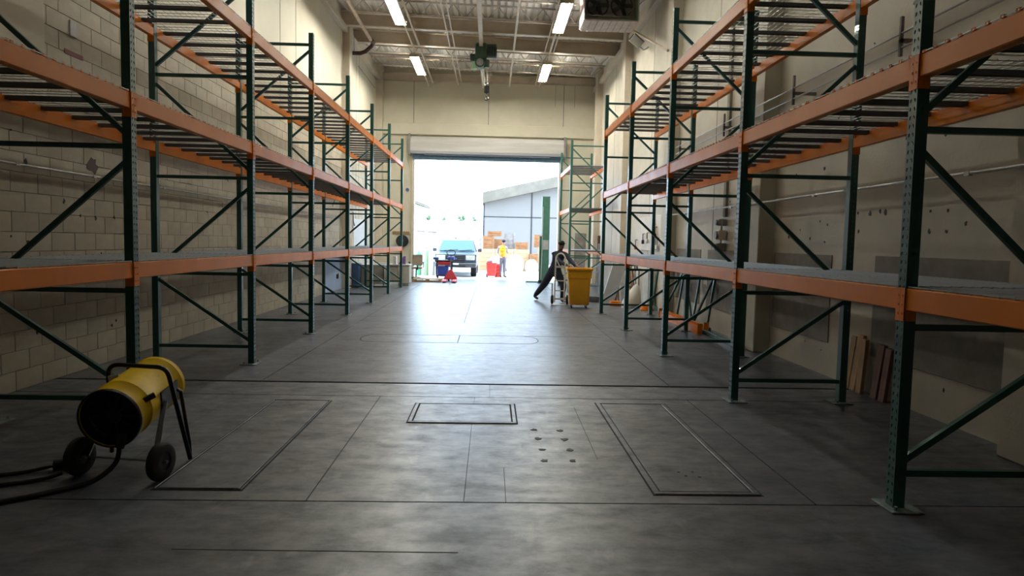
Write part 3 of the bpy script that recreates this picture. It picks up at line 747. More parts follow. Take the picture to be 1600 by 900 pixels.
for x, s in ((-2.63, 'left'), (1.80, 'right')):  # out-of-view lamps added to brighten the middle and near end of the room
    ceiling_light(x, 11.3, 'added unseen tube light in the %s row above the middle of the racks' % s, tube='tube_dim')
    ceiling_light(x, 5.5, 'added unseen tube light in the %s row above the near racks' % s, tube='tube_faint')
# ------------------------------------------------------------------ hoist
t = thing('chain_hoist', 'dark green electric hoist with hook hanging from the roof beam', 'hoist', (-.43, 22.2, 7.8))
MB().cbox(-.62, -.24, 22.02, 22.38, 7.42, 7.92, .03).build('gearbox', M['hoistgreen'], t, world=True)
MB().cyl((-.24, 22.2, 7.66), (.07, 22.2, 7.66), .17, 20).build('motor', M['black'], t, smooth=True, world=True)
mt = MB()
for k in range(4): mt.cyl((-.20 + k * .07, 22.2, 7.66), (-.17 + k * .07, 22.2, 7.66), .185, 20)
mt.build('motor_fins', M['hoistgreen'], t, world=True)
MB().cbox(-.26, .06, 22.08, 22.34, 7.80, 7.90, .01).build('motor_plate', M['hoistgreen'], t, world=True)
MB().cyl((-.46, 22.0, 7.30), (-.46, 22.34, 7.30), .16, 22).build('rope_drum', M['hoistgreen'], t, smooth=True, world=True)
MB().cyl((-.46, 21.96, 7.30), (-.46, 22.0, 7.30), .11, 22).build('drum_cap', M['steel'], t, smooth=True, world=True)
MB().cbox(-.78, -.58, 22.05, 22.3, 7.36, 7.58, .02).build('control_box', M['hoistgreen'], t, world=True)
MB().cbox(-.72, -.56, 22.1, 22.3, 7.12, 7.36, .02).build('guide_plate', M['palegreen'], t, world=True)
MB().cbox(-.32, -.16, 22.1, 22.3, 7.18, 7.42, .02).build('guide_arm', M['hoistgreen'], t, world=True)
for x in (-.5, -.36):
    MB().cyl((x, 22.15, 7.88), (x, 22.25, 7.88), .06, 14).build('trolley_wheel', M['steel'], t, world=True)
for a, b in (((-.36, 22.2, 7.3), (-.28, 22.2, 6.6)), ((-.20, 22.2, 7.4), (-.22, 22.2, 6.6)), ((.0, 22.2, 7.5), (-.20, 22.2, 6.6))): MB().cyl(a, b, .006, 6).build('rope', M['steel'], t, world=True)
MB().bar((-.45, 22.3, 7.2), (-.32, 22.3, 6.65), .03).build('pendant_cable', M['white_metal'], t, world=True)
MB().cbox(-.32, -.16, 22.14, 22.28, 6.38, 6.62, .025).build('hook_block', M['rubber'], t, world=True)
MB().tube([(-.24, 22.2, 6.38), (-.24, 22.2, 6.30), (-.19, 22.2, 6.25), (-.18, 22.2, 6.19), (-.22, 22.2, 6.14), (-.27, 22.2, 6.16), (-.28, 22.2, 6.21)], .018, 8).build('hook', M['black'], t, smooth=True, world=True)
# ------------------------------------------------------------------ fan unit at top right
t = thing('fan_unit', 'big pinkish metal unit with two dark fans under the roof at upper right', 'fan unit', (2.95, 18, 7.3))
x0, x1, y0, y1, z0, z1 = 2.25, 3.66, 17.5, 18.4, 7.28, 8.25
c = MB(); c.box(x0, x0 + .03, y0, y1, z0, z1).box(x1 - .03, x1, y0, y1, z0, z1).box(x0, x1, y1 - .03, y1, z0, z1).box(x0, x1, y0, y1, z1 - .03, z1)
c.build('casing', M['louver'], t, world=True)
MB().box(x0 + .03, x1 - .03, y0 + .30, y0 + .34, z0 + .03, z1).build('fan_bulkhead', M['machine'], t, world=True)
MB().box(x0 + .03, x1 - .5, y0, y0 + .30, z0 + .0, z0 + .015).build('front_shelf', M['machine'], t, world=True)
MB().box(x1 - .034, x1 - .031, y0, y0 + .30, z0, z1 - .03).box(x1 - .5, x1 - .035, y0 + .02, y0 + .30, z0, z0 + .02).build('green_side_panel', M['palegreen'], t, world=True)
for k in range(8):
    a = x0 + .03 + k * (x1 - x0 - .06) / 8
    MB().cbox(a + .006, a + (x1 - x0 - .06) / 8 - .006, y0, y1, z0 - .03, z0, .006).build('bottom_panel', M['louver'], t, world=True)
for cx in (2.63, 3.25):
    fn = MB(); fn.tube([(cx + .27 * math.cos(k * PI / 12), y0 + .24, 7.72 + .27 * math.sin(k * PI / 12)) for k in range(25)], .02, 8)
    fn = fn.build('fan_ring', M['black'], t, world=True)
    bl = MB().cyl((cx, y0 + .18, 7.72), (cx, y0 + .27, 7.72), .06, 14)
    for k in range(5):
        an = k * 2 * PI / 5
        p = V(cx + .05 * math.cos(an), y0 + .22, 7.72 + .05 * math.sin(an)); e = V(cx + .25 * math.cos(an), y0 + .22, 7.72 + .25 * math.sin(an))
        bl.bar(p, e, .11, .006, up=(math.sin(an) * .3, 1, -math.cos(an) * .3))
    bl.v = [(p[0] - t.location.x, p[1] - t.location.y, p[2] - t.location.z) for p in bl.v]
    bl.build('fan_blades', M['black'], fn)
MB().bar((x0 + .05, y0 + .05, z0 + .12), (x1 - .2, y0 + .05, z0 + .10), .025).build('front_pipe', M['machine'], t, world=True)
MB().bar((x1 - .35, y0 + .1, z0 + .1), (x1 - .1, y0 + .1, z0 + .4), .02).build('front_pipe', M['machine'], t, world=True)
for x in (x0 + .1, x1 - .1): MB().bar((x, 18.0, z1), (x, 18.0, roof(x)), .03).build('hanger', M['steel'], t, world=True)

# ------------------------------------------------------------------ boards and spare steel by the right wall
def leaning(name, x, y, wd, th, h, lean, m_, lab, cat='board', group=None, skew=0):
    """board with its foot at (x,y), leaning back towards +X by lean metres at the top"""
    m = MB(); m.add([(0, -wd / 2, 0), (0, wd / 2, 0), (th, wd / 2, 0), (th, -wd / 2, 0), (lean, -wd / 2 + skew, h), (lean, wd / 2 + skew, h), (lean + th, wd / 2 + skew, h), (lean + th, -wd / 2 + skew, h)],
                    [(0, 1, 2, 3), (7, 6, 5, 4), (0, 4, 5, 1), (1, 5, 6, 2), (2, 6, 7, 3), (3, 7, 4, 0)])
    o = m.build(name, m_); o.location = (x, y, 0)
    return tag(o, lab, cat, group)
g = 'timber offcuts leaning on the right wall'
leaning('timber_offcut', 4.13, 7.60, .10, .04, .60, .07, M['wood'], 'tan timber offcut leaning on the right wall, leftmost of five', group=g)
leaning('timber_offcut', 4.12, 7.46, .11, .04, .63, .08, M['wood'], 'tan timber offcut, tallest of the bunch, second from the left', group=g)
leaning('timber_offcut', 4.11, 7.31, .10, .04, .60, .05, M['wood'], 'tan timber offcut with slanting edge, third from the left', group=g, skew=.02)
leaning('timber_offcut', 4.13, 7.05, .11, .04, .58, .07, M['wood_dark'], 'red-brown timber offcut, second from the right of the bunch', group=g)
leaning('timber_offcut', 4.13, 6.90, .10, .04, .56, .06, M['wood_dark'], 'red-brown timber offcut, rightmost of the bunch on the right wall', group=g)
# two spare orange beams
for i, (x, y0, y1, z, lab) in enumerate(((3.80, 12.0, 14.8, 0, 'spare orange rack beam on the floor, aisle side of the pair'), (3.98, 12.2, 15.0, 0, 'spare orange rack beam on the floor, wall side of the pair'))):
    t = thing('spare_beam', lab, 'beam', (x, y0, z), 0, 'spare orange beams on the floor')
    MB().prism([(-.033, .002), (.033, .002), (.033, .10), (.006, .10), (.006, .14), (-.033, .14)], 'y', 0, y1 - y0).build('beam', M['orange'], t)
    for yy in (-.006, y1 - y0): MB().cbox(-.05, .04, yy, yy + .006, 0, .20, .001).build('end_plate', M['orange'], t)
t = thing('spare_post', 'loose dark green rack post lying along the foot of the right wall', 'post', (3.92, 10.6, 0))
MB().cbox(-.038, .038, 0, 1.55, .0, .076, .006).build('post_body', M['green'], t)
MB().cbox(-.045, .045, -.02, 0, .0, .10, .003).build('end_plate', M['plate_galv'], t)
# spare upright frame leaning lengthwise on the wall
t = thing('spare_upright_frame', 'spare dark green rack frame laid on its side against right wall', 'rack frame', (4.07, 12.4, 0))
fb = lambda y, z: (.02 + z * .13, y, z)
MB().bar(fb(0, .04), fb(4.6, .04), .07).build('post', M['green'], t); MB().bar(fb(0, 1.08), fb(4.6, 1.08), .07).build('post', M['green'], t)
ys_ = [.15, 1.05, 2.2, 3.35, 4.45]
for y in ys_: MB().bar(fb(y, .07), fb(y, 1.05), .04, up=(0, 1, 0)).build('brace', M['green'], t)
for k, (a, b) in enumerate(zip(ys_, ys_[1:])):
    MB().bar(fb(a + .06, .08 if k % 2 else 1.04), fb(b - .06, 1.04 if k % 2 else .08), .04, up=(1, 0, 0)).build('brace', M['green'], t)
# far right clutter between the racks
g = 'odds and ends leaning in the far right corner'
leaning('sheet_panel', 3.02, 18.30, .05, .35, 1.02, .30, M['sheet'], 'white sheet panel leaning to the right, leftmost of the stock', 'panel', g)
for i, (x, w_, h, m_, lab) in enumerate(((3.47, .05, 1.05, 'wood_dark', 'red-brown board right beside the white sheet panel'), (3.56, .04, 1.0, 'wood_dark', 'dark red board, second right of the white sheet panel'),
        (3.69, .13, .90, 'conduit', 'grey metal strip between the red-brown boards'), (3.83, .05, .95, 'wood_dark', 'red-brown pole right of the grey metal strip'), (3.92, .05, .97, 'wood', 'tan pole next to the red-brown pole'), (4.01, .05, .9, 'wood_dark', 'rightmost dark red pole of the leaning stock'))):
    m = MB().bar((0, 0, 0), (-.03, .3, h), w_, .03, up=(0, 1, 0))
    o = m.build('leaning_board', M[m_]); o.location = (x, 18.55, .0); tag(o, lab, 'board', g)
t = thing('stock_rail', 'low grey steel rail holding the leaning stock upright', 'rail', (3.7, 18.88, 0))
MB().bar((-.15, .1, .9), (.55, .1, .9), .04, .05).build('rail', M['machine'], t)
for x in (-.12, .5): MB().bar((x, .1, 0), (x, .1, .88), .04).build('leg', M['machine'], t)
MB().cbox(2.62, 2.99, 18.35, 18.75, 0, .16, .01).build('concrete_curb', M['floor_plate'], None)
tag(bpy.data.objects['concrete_curb'], 'low grey curb block behind the yellow bin', 'curb')
sk = MB(); sk.lathe((3.52, 16.9, .0), (0, 0, 1), [(0, .05), (0, .20), (.15, .24), (.35, .17), (.55, .08), (.60, .03)], 14)
sk.v = [(p[0] + p[2] * .3, p[1], p[2]) for p in sk.v]
tag(sk.build('white_sack', M['sack'], None, smooth=True), 'slumped white sack under the far end of the right rack', 'sack')
for x, y, lab in ((3.25, 17.4, 'orange coiled extension lead on the floor left of the sack'), (3.84, 16.3, 'orange coiled extension lead on the floor right of the sack')):
    m = MB()
    for k in range(4): m.tube([(x + (.15 - .01 * k) * math.cos(a * PI / 8), y + (.13 - .008 * k) * math.sin(a * PI / 8), .02 + .03 * k) for a in range(17)], .018, 8)
    tag(m.build('coiled_lead', M['orange'], None, smooth=True), lab, 'cable', 'orange leads on the floor')
tag(MB().cbox(4.03, 4.22, 17.12, 17.62, 0, .93, .01).build('grey_cabinet', M['sheet'], None), 'narrow pale grey cabinet behind the far right rack posts', 'cabinet')
t = thing('tool_bundle', 'dark long-handled tools leaning behind the white sack', 'tools', (3.80, 17.75, 0))
for k, (a, b) in enumerate(((-.15, .12), (.0, -.08), (.1, .05))): MB().bar((a, 0, .01), (b, .25, 1.05 + .05 * k), .03, up=(0, 1, 0)).build('tool_handle', M['wood' if k == 1 else 'machine'], t)
MB().tube([(-.05, .22, .95), (.0, .24, 1.08), (.1, .24, 1.08), (.14, .22, .95)], .02, 8).build('tool_loop', M['machine'], t)
MB().cbox(-.1, .12, .1, .22, .42, .52, .01).build('tool_head', M['machine'], t)
# board of small parts on the right wall
t = thing('tool_board', 'cream pegboard hung with red and white fittings on right wall', 'tool board', (XR, 18.0, 1.8))
MB().cbox(XR - .034, XR - .007, 16.6, 19.6, 1.45, 2.35, .004).build('board', M['trim_cream'], t, world=True)
rnd = random.Random(8)
for k in range(9):
    y, z = rnd.uniform(16.8, 19.4), rnd.uniform(1.6, 2.25)
    MB().tube([(XR - .04, y, z), (XR - .09, y, z), (XR - .09, y, z - .18)], .018, 6).build('hook', M['machine'], t, world=True)
    MB().cbox(XR - .12, XR - .06, y - .05, y + .05, z - .28, z - .17, .008).build('fitting', M['redplastic' if k % 3 == 0 else 'rust' if k % 3 == 1 else 'white_metal'], t, world=True)
t = thing('wall_valve', 'pipe fitting with a tee on the right wall beyond the racks', 'valve', (XR - .1, 17.6, 3.1))
MB().tube([(XR - .08, 17.4, 3.35), (XR - .08, 17.4, 2.9)], .03, 8).build('pipe', M['cream_pipe'], t, world=True)
MB().tube([(XR - .08, 17.0, 3.12), (XR - .08, 17.9, 3.12)], .025, 8).build('cross_pipe', M['machine'], t, world=True)
# behind the pale green rack
for k, (x, y, w_, h, m_, lab) in enumerate(((3.45, 26.4, .45, 2.0, 'machine', 'tall dark panel stood up behind the pale green rack'), (3.95, 24.9, .10, 1.9, 'wood_dark', 'tall thin brown pole right of the dark panel'), (3.85, 24.2, .08, 1.6, 'steel', 'tall thin steel pole behind the right rack end'))):
    o = MB().bar((0, 0, 0), (.1, .4, h), w_, .04, up=(0, 1, 0)).build('leaning_pole' if k else 'leaning_dark_panel', M[m_]); o.location = (x, y, .0); tag(o, lab, 'pole' if k else 'panel')
t = thing('wheeled_frame', 'pale blue low trolley frame behind the yellow bin', 'trolley', (3.05, 21.2, 0))
for z in (.30, .70): MB().bar((-.4, 0, z), (.4, 0, z), .04).build('rail', M['bluewall'], t)
for x in (-.38, .38): MB().bar((x, 0, .05), (x, 0, 1.0), .04).build('upright', M['bluewall'], t)
MB().bar((-.38, 0, .3), (.38, 0, .95), .035, up=(0, 1, 0)).build('diagonal', M['bluewall'], t)

# ------------------------------------------------------------------ left corner beyond the rack
t = thing('desk', 'beige steel office desk with a white top at the left rear', 'desk', (-3.4, 23.6, 0))
MB().cbox(-4.6, -2.80, 23.5, 24.25, .70, .745, .006).build('desk_top', M['desktop'], t, world=True)
MB().cbox(-3.22, -2.82, 23.53, 24.2, .10, .70, .006).build('pedestal', M['desk'], t, world=True)
MB().cbox(-3.20, -2.84, 23.55, 24.18, .0, .10, .004).build('plinth', M['machine'], t, world=True)
MB().cbox(-4.4, -3.22, 23.56, 23.58, .12, .70, .003).build('modesty_panel', M['desk'], t, world=True)
for x in (-4.55,): MB().cbox(x, x + .05, 23.55, 24.2, 0, .70, .004).build('leg', M['machine'], t, world=True)
t = thing('side_desk', 'second beige desk with a blank front set nearer the wall', 'desk', (-4.1, 21.6, 0))
MB().cbox(-4.50, -3.55, 22.75, 23.3, .71, .75, .006).build('desk_top', M['desktop'], t, world=True)
MB().cbox(-4.45, -3.95, 22.78, 23.28, 0, .71, .006).build('pedestal', M['desk'], t, world=True)
MB().cbox(-3.95, -3.60, 22.78, 22.80, .1, .71, .003).build('modesty_panel', M['desk'], t, world=True)
MB().cbox(-3.62, -3.57, 22.78, 23.28, 0, .71, .003).build('leg', M['machine'], t, world=True)
t = thing('locker', 'low blue steel locker against the left wall by the desk', 'locker', (-4.5, 22.4, 0))
MB().cbox(-4.70, -4.32, 22.25, 22.7, .0, .80, .008).build('locker_body', M['locker'], t, world=True)
MB().cbox(-4.68, -4.34, 22.235, 22.25, .04, .76, .004).build('locker_door', M['locker'], t, world=True)
tag(MB().prism([(-3.25, .745), (-2.98, .745), (-2.98, 1.03), (-3.05, 1.03)], 'y', 23.8, 23.84).build('purple_folder', M['purple'], None), 'purple folder standing on the beige desk', 'folder')
tag(MB().cbox(-3.42, -3.30, 23.75, 23.95, .745, 1.02, .004).build('paper_stack', M['paper'], None), 'white upright papers beside the purple folder', 'papers')
tag(MB().cbox(-3.9, -3.55, 23.6, 23.9, .745, .78, .004).build('paper_pile', M['paper'], None), 'flat white papers on the left of the desk top', 'papers')
t = thing('wall_outlet', 'black and white outlet box on the pale blue wall', 'outlet', (XL, 21.1, .45))
MB().cbox(XL, XL + .05, 20.95, 21.08, .36, .50, .004).build('outlet_box', M['black'], t, world=True)
MB().cbox(XL, XL + .05, 21.12, 21.26, .38, .54, .004).build('cover', M['white_metal'], t, world=True)
MB().tube([(XL + .02, 21.4, .45), (XL + .02, 21.4, 3.4)], .015, 6).build('conduit', M['conduit'], t, world=True)
t = thing('notice_board', 'pale blue sheet of notices on left wall above the locker', 'notice board', (XL, 24.0, 1.7))
MB().cbox(XL + .006, XL + .03, 23.4, 25.8, 1.15, 2.3, .004).build('board', M['sheet'], t, world=True)
tag(MB().cbox(XL + .004, XL + .04, 22.8, 23.25, .9, 1.8, .004).build('yellow_board', M['pvc_yellow'], None), 'yellow board on left wall beside the pale sheet', 'board')
t = thing('wall_hose', 'dark hoses and fittings hanging high on the left wall', 'hose', (XL, 22.6, 2.4))
MB().tube([(XL + .05, 22.5 + .12 * math.cos(k * PI / 6), 2.35 + .16 * math.sin(k * PI / 6)) for k in range(13)], .03, 8).build('hose_loop', M['rubber'], t, world=True)
MB().tube([(XL + .05, 23.2, 2.5), (XL + .05, 23.25, 2.2), (XL + .06, 23.4, 2.05)], .02, 8).build('hose', M['machine'], t, world=True)
MB().tube([(XL + .04, 20.2, 3.2), (XL + .05, 20.6, 2.85), (XL + .04, 20.3, 2.55)], .015, 8).build('hose', M['machine'], t, world=True)
# back wall, left of the door
t = thing('hose_reel', 'dark round hose reel on the far wall left of the door', 'hose reel', (-3.68, YB, 1.55))
MB().lathe((-3.68, YB - .20, 1.55), (0, 1, 0), [(0, .08), (0, .25), (.03, .25), (.03, .12), (.13, .12), (.13, .25), (.16, .25), (.16, .08)], 24).build('reel', M['rubber'], t, smooth=True, world=True)
MB().cyl((-3.68, YB - .24, 1.55), (-3.68, YB - .002, 1.55), .05, 12).build('hub', M['locker'], t, world=True)
tag(MB().cbox(-4.1, -3.4, YB - .04, YB, 1.83, 1.95, .004).build('wood_rail', M['wood'], None), 'orange-brown wooden rail on the far wall above hose reel', 'rail')
tag(MB().cyl((-3.5, YB - .05, 3.67), (-3.5, YB, 3.67), .07, 14).build('wall_bell', M['locker'], None), 'small dark round knob high on the wall beside the door', 'knob')
# office chair outside the left door jamb
t = thing('office_chair', 'tan office chair with dark arms just inside the left door jamb', 'chair', (-3.02, 27.5, 0), math.radians(200))
MB().cbox(-.23, .23, -.22, .22, .44, .52, .03).build('seat', M['tan'], t)
q = MB().cbox(-.21, .21, .20, .27, .58, 1.02, .025); q.build('backrest', M['tan'], t)
MB().bar((0, .22, .40), (0, .25, .62), .05, .02, up=(0, 1, 0)).build('back_bar', M['black'], t)
MB().cyl((0, 0, .1), (0, 0, .44), .03, 10).build('gas_lift', M['black'], t)
for s in (-1, 1): MB().tube([(s * .2, .1, .46), (s * .28, .1, .5), (s * .28, .05, .68), (s * .28, -.15, .70), (s * .28, .12, .70)], .018, 8).build('armrest', M['black'], t, smooth=True)
for k in range(5):
    a = k * 2 * PI / 5; MB().bar((0, 0, .11), (.28 * math.cos(a), .28 * math.sin(a), .07), .04, .03).cyl((.28 * math.cos(a), .28 * math.sin(a) - .015, .03), (.28 * math.cos(a), .28 * math.sin(a) + .015, .03), .03, 10).build('base_leg', M['black'], t)

# ------------------------------------------------------------------ yellow rolling bin
t = thing('rolling_bin', 'tall yellow plastic rolling bin at the end of the right rack', 'bin', (2.21, 16.75, 0), math.radians(-4))
def rrect(hx, hy, z, c=.05, n=4):
    P = []
    for sx, sy, a0 in ((1, 1, 0), (-1, 1, 90), (-1, -1, 180), (1, -1, 270)):
        for k in range(n + 1):
            a = math.radians(a0 + 90 * k / n); P.append((sx * (hx - c) + c * math.cos(a), sy * (hy - c) + c * math.sin(a), z))
    return P
R = [rrect(.235, .25, .085, .06), rrect(.245, .26, .10, .06), rrect(.272, .285, .74), rrect(.292, .305, .75), rrect(.296, .31, .92), rrect(.30, .312, .935), rrect(.325, .335, .94), rrect(.33, .34, .945), rrect(.33, .34, .985), rrect(.318, .33, .99), rrect(.295, .305, .985), rrect(.28, .29, .75), rrect(.23, .24, .12)]
b = MB().loft(R).build('bin_body', M['bin'], t, smooth=True)
for s in (-1, 1): MB().cbox(s * .26 - .035, s * .26 + .035, -.345, -.315, .83, .86, .006).build('grip', M['bin'], t)
for x, y in ((-.18, -.19), (.18, -.19), (-.18, .19), (.18, .19)):
    c = MB().cbox(x - .02, x + .02, y - .03, y + .03, .05, .088, .004).build('caster_fork', M['steel'], t)
    MB().cyl((x - .014, y, .032), (x + .014, y, .032), .032, 14).build('caster_wheel', M['rubber'], c)

# ------------------------------------------------------------------ white hand truck
t = thing('hand_truck', 'white two-wheeled hand truck standing left of the yellow bin', 'hand truck', (1.80, 17.45, 0), math.radians(-12))
w_ = .125; tb = lambda p: [V(*q) for q in p]
for s in (-1, 1): MB().tube(tb([(s * w_, 0, .06), (s * w_, .02, .60), (s * w_, .06, 1.0)]), .02, 10).build('side_rail', M['white_metal'], t, smooth=True)
MB().tube([V(-w_, .06, 1.0)] + [V(-w_ * math.cos(k * PI / 8), .08 + .03 * math.sin(k * PI / 8), 1.16 + .17 * math.sin(k * PI / 8)) for k in range(9)] + [V(w_, .06, 1.0)], .02, 10).build('loop_handle', M['white_metal'], t, smooth=True)
MB().tube(tb([(-w_, .06, 1.2), (-.03, .05, 1.02), (0, .05, .96)]), .014, 8).build('handle_brace', M['white_metal'], t, smooth=True)
for z in (.16, .36, .62, .98): MB().bar((-w_, .01 + z * .04, z), (w_, .01 + z * .04, z), .03, .05 if z > .9 else .025).build('cross_bar', M['white_metal'], t)
MB().cbox(-.18, .18, -.22, 0, .004, .014, .003).build('nose_plate', M['white_metal'], t)
MB().bar((-.20, .06, .55), (-.20, .05, .05), .035).build('stair_skid', M['white_metal'], t)
MB().cyl((-.19, .10, .13), (.19, .10, .13), .012, 8).build('axle', M['steel'], t)
for s in (-1, 1):
    h = MB().lathe((s * .20 - .03, .10, .13), (1, 0, 0), [(0, .05), (0, .10), (.01, .125), (.05, .125), (.06, .10), (.06, .05)], 20).build('wheel', M['rubber'], t, smooth=True)
    MB().cyl((s * .20 - .032, .10, .13), (s * .20 + .032, .10, .13), .045, 12).build('hub', M['steel'], h)
    MB().bar((s * w_, .01, .3), (s * .15, .10, .13), .02).build('axle_bracket', M['white_metal'], t)

# ------------------------------------------------------------------ people
def person(name, label, J, E_, caps, loc=(0, 0, 0)):
    """J: {joint: (x,y,z, rx, ry, material)} in world coordinates; E_: edges; one continuous skinned body"""
    t = thing(name, label, 'person', loc)
    keys = list(J); idx = {k: i for i, k in enumerate(keys)}
    me = bpy.data.meshes.new('body_cage'); me.from_pydata([Vector(J[k][:3]) - Vector(loc) for k in keys], [(idx[a], idx[b]) for a, b in E_], []); me.update()
    o = bpy.data.objects.new('body_cage', me); COL.objects.link(o)
    sk = o.modifiers.new('skin', 'SKIN'); sk.use_smooth_shade = True; sk.branch_smoothing = .3
    if not me.skin_vertices:
        bpy.context.view_layer.objects.active = o
    for i, k in enumerate(keys):
        sv = me.skin_vertices[0].data[i]; sv.radius = (J[k][3], J[k][4]); sv.use_root = (k == 'pelvis')
    sb = o.modifiers.new('sub', 'SUBSURF'); sb.levels = 1; sb.render_levels = 1
    dg = bpy.context.evaluated_depsgraph_get(); dg.update()
    nm = bpy.data.meshes.new_from_object(o.evaluated_get(dg)); nm.name = 'body'
    bpy.data.objects.remove(o)
    mats = []
    for k in keys:
        if J[k][5] not in mats: mats.append(J[k][5])
    nm.materials.clear()
    for m_ in mats: nm.materials.append(M[m_])
    pts = [Vector(J[k][:3]) - Vector(loc) for k in keys]
    segs = [(pts[idx[a]], pts[idx[b]], J[a][5], J[b][5], max(J[a][3], .01), max(J[b][3], .01)) for a, b in E_]
    for p in nm.polygons:
        c = p.center; best = None
        for a, b, ma, mb_, ra, rb in segs:
            d_ = b - a; tt = max(0, min(1, (c - a).dot(d_) / max(d_.length_squared, 1e-9))); q = (c - a - d_ * tt).length / (ra * (1 - tt) + rb * tt)
            if best is None or q < best[0]: best = (q, mb_ if tt > .5 else ma)
        p.material_index = mats.index(best[1]); p.use_smooth = True
    b = bpy.data.objects.new('body', nm); COL.objects.link(b); b.parent = t
    for nm_, mb__, m_ in caps: mb__.build(nm_, M[m_], t, smooth=True, world=True)
    return t
def hand(J, E_, pre, wrist, palm_dir, side_dir, skin):
    """five unequal curled fingers leaving a palm"""
    w0 = Vector(wrist); d = Vector(palm_dir).normalized(); s = Vector(side_dir).normalized(); dn = d.cross(s).normalized()
    if dn.z > 0: dn = -dn
    pm = w0 + d * .055; J[pre + 'palm'] = (*pm, .034, .018, skin); E_.append((pre + 'wrist', pre + 'palm'))
    for k, (off, L1) in enumerate(((-.030, .070), (-.010, .080), (.011, .074), (.030, .058))):
        a = pm + d * .040 + s * off; b = a + d * L1 * .55 + dn * .012; c = b + d * L1 * .3 + dn * .035
        for n_, p, r in (('a', a, .010), ('b', b, .009), ('c', c, .007)): J[pre + 'f%d%s' % (k, n_)] = (*p, r, r, skin)
        E_ += [(pre + 'palm', pre + 'f%da' % k), (pre + 'f%da' % k, pre + 'f%db' % k), (pre + 'f%db' % k, pre + 'f%dc' % k)]
    a = pm - d * .02 - s * .040; b = a + d * .045 - s * .018 + dn * .012
    J[pre + 'tha'] = (*a, .012, .012, skin); J[pre + 'thb'] = (*b, .009, .009, skin)
    E_ += [(pre + 'palm', pre + 'tha'), (pre + 'tha', pre + 'thb')]
# worker pushing, in navy
c = 'cap_navy'; sk_ = 'skin'
J = {'pelvis': (1.70, 18.10, .86, .165, .13, c), 'waist': (1.745, 18.06, 1.00, .165, .13, c), 'chest': (1.80, 18.00, 1.20, .195, .15, c), 'uchest': (1.825, 17.96, 1.34, .16, .12, c),
     'neck': (1.85, 17.93, 1.42, .055, .055, sk_), 'head0': (1.86, 17.91, 1.48, .065, .075, sk_), 'head1': (1.87, 17.90, 1.555, .072, .085, sk_), 'head2': (1.87, 17.90, 1.62, .05, .06, sk_),
     'Lsh': (1.69, 17.97, 1.31, .066, .066, c), 'Lel': (1.80, 17.78, 1.12, .065, .065, c), 'Lfa': (1.95, 17.60, 1.04, .05, .05, c), 'Lwrist': (2.03, 17.42, 1.03, .028, .024, sk_),
     'Rsh': (1.98, 17.90, 1.31, .07, .07, c), 'Rel': (2.12, 17.72, 1.12, .065, .065, c), 'Rfa': (2.20, 17.50, 1.03, .05, .05, c), 'Rwrist': (2.24, 17.34, 1.02, .028, .024, sk_),
     'Lhip': (1.63, 18.17, .80, .13, .13, c), 'Lkn': (1.48, 18.46, .46, .10, .10, c), 'Lan': (1.29, 18.82, .16, .075, .075, c), 'Lhe': (1.25, 18.88, .085, .045, .045, 'shoe'), 'Lto': (1.33, 18.72, .04, .045, .035, 'shoe'),
     'Rhip': (1.79, 18.05, .80, .13, .13, c), 'Rkn': (1.96, 17.92, .47, .10, .10, c), 'Ran': (1.93, 18.06, .12, .052, .055, c), 'Rhe': (1.925, 18.07, .06, .045, .045, 'shoe'), 'Rto': (2.0, 17.88, .04, .045, .035, 'shoe')}
E_ = [('pelvis', 'waist'), ('waist', 'chest'), ('chest', 'uchest'), ('uchest', 'neck'), ('neck', 'head0'), ('head0', 'head1'), ('head1', 'head2'),
      ('uchest', 'Lsh'), ('Lsh', 'Lel'), ('Lel', 'Lfa'), ('Lfa', 'Lwrist'), ('uchest', 'Rsh'), ('Rsh', 'Rel'), ('Rel', 'Rfa'), ('Rfa', 'Rwrist'),
      ('pelvis', 'Lhip'), ('Lhip', 'Lkn'), ('Lkn', 'Lan'), ('Lan', 'Lhe'), ('Lhe', 'Lto'), ('pelvis', 'Rhip'), ('Rhip', 'Rkn'), ('Rkn', 'Ran'), ('Ran', 'Rhe'), ('Rhe', 'Rto')]
hand(J, E_, 'L', J['Lwrist'][:3], (.35, -1, -.1), (1, .35, 0), sk_); hand(J, E_, 'R', J['Rwrist'][:3], (.1, -1, -.15), (1, .1, 0), sk_)
hx = V(1.87, 17.90, 1.56); fd = V(.45, -.85, -.1).normalized(); sd_ = V(.85, .45, 0).normalized()
cap = MB().ell(hx + V(0, 0, .035), .088, .098, .075, 14, 8)
brim = MB().prism([((hx + fd * .06 + sd_ * .06)[0], (hx + fd * .06 + sd_ * .06)[1]), ((hx + fd * .15 + sd_ * .04)[0], (hx + fd * .15 + sd_ * .04)[1]), ((hx + fd * .15 - sd_ * .04)[0], (hx + fd * .15 - sd_ * .04)[1]), ((hx + fd * .06 - sd_ * .06)[0], (hx + fd * .06 - sd_ * .06)[1])], 'z', hx.z + .025, hx.z + .035)
face = MB().ell(hx + fd * .088 + V(0, 0, -.03), .012, .014, .018, 8, 6)
for s in (-1, 1): face.ell(hx + sd_ * .076 * s + V(0, 0, -.02), .014, .018, .03, 8, 6)
eyes = MB()
for s in (-1, 1): eyes.ell(hx + fd * .080 + sd_ * .03 * s, .009, .009, .007, 8, 6)
mouth = MB().bar(hx + fd * .082 - sd_ * .022 + V(0, 0, -.07), hx + fd * .082 + sd_ * .022 + V(0, 0, -.07), .008)
person('person', 'person in navy work clothes and black cap leaning towards the yellow bin', J, E_, [('cap', cap, 'cap_black'), ('cap_brim', brim, 'cap_black'), ('nose_and_ears', face, 'skin'), ('eyes', eyes, 'cap_black'), ('mouth', mouth, 'rust')], (1.7, 18.1, 0))
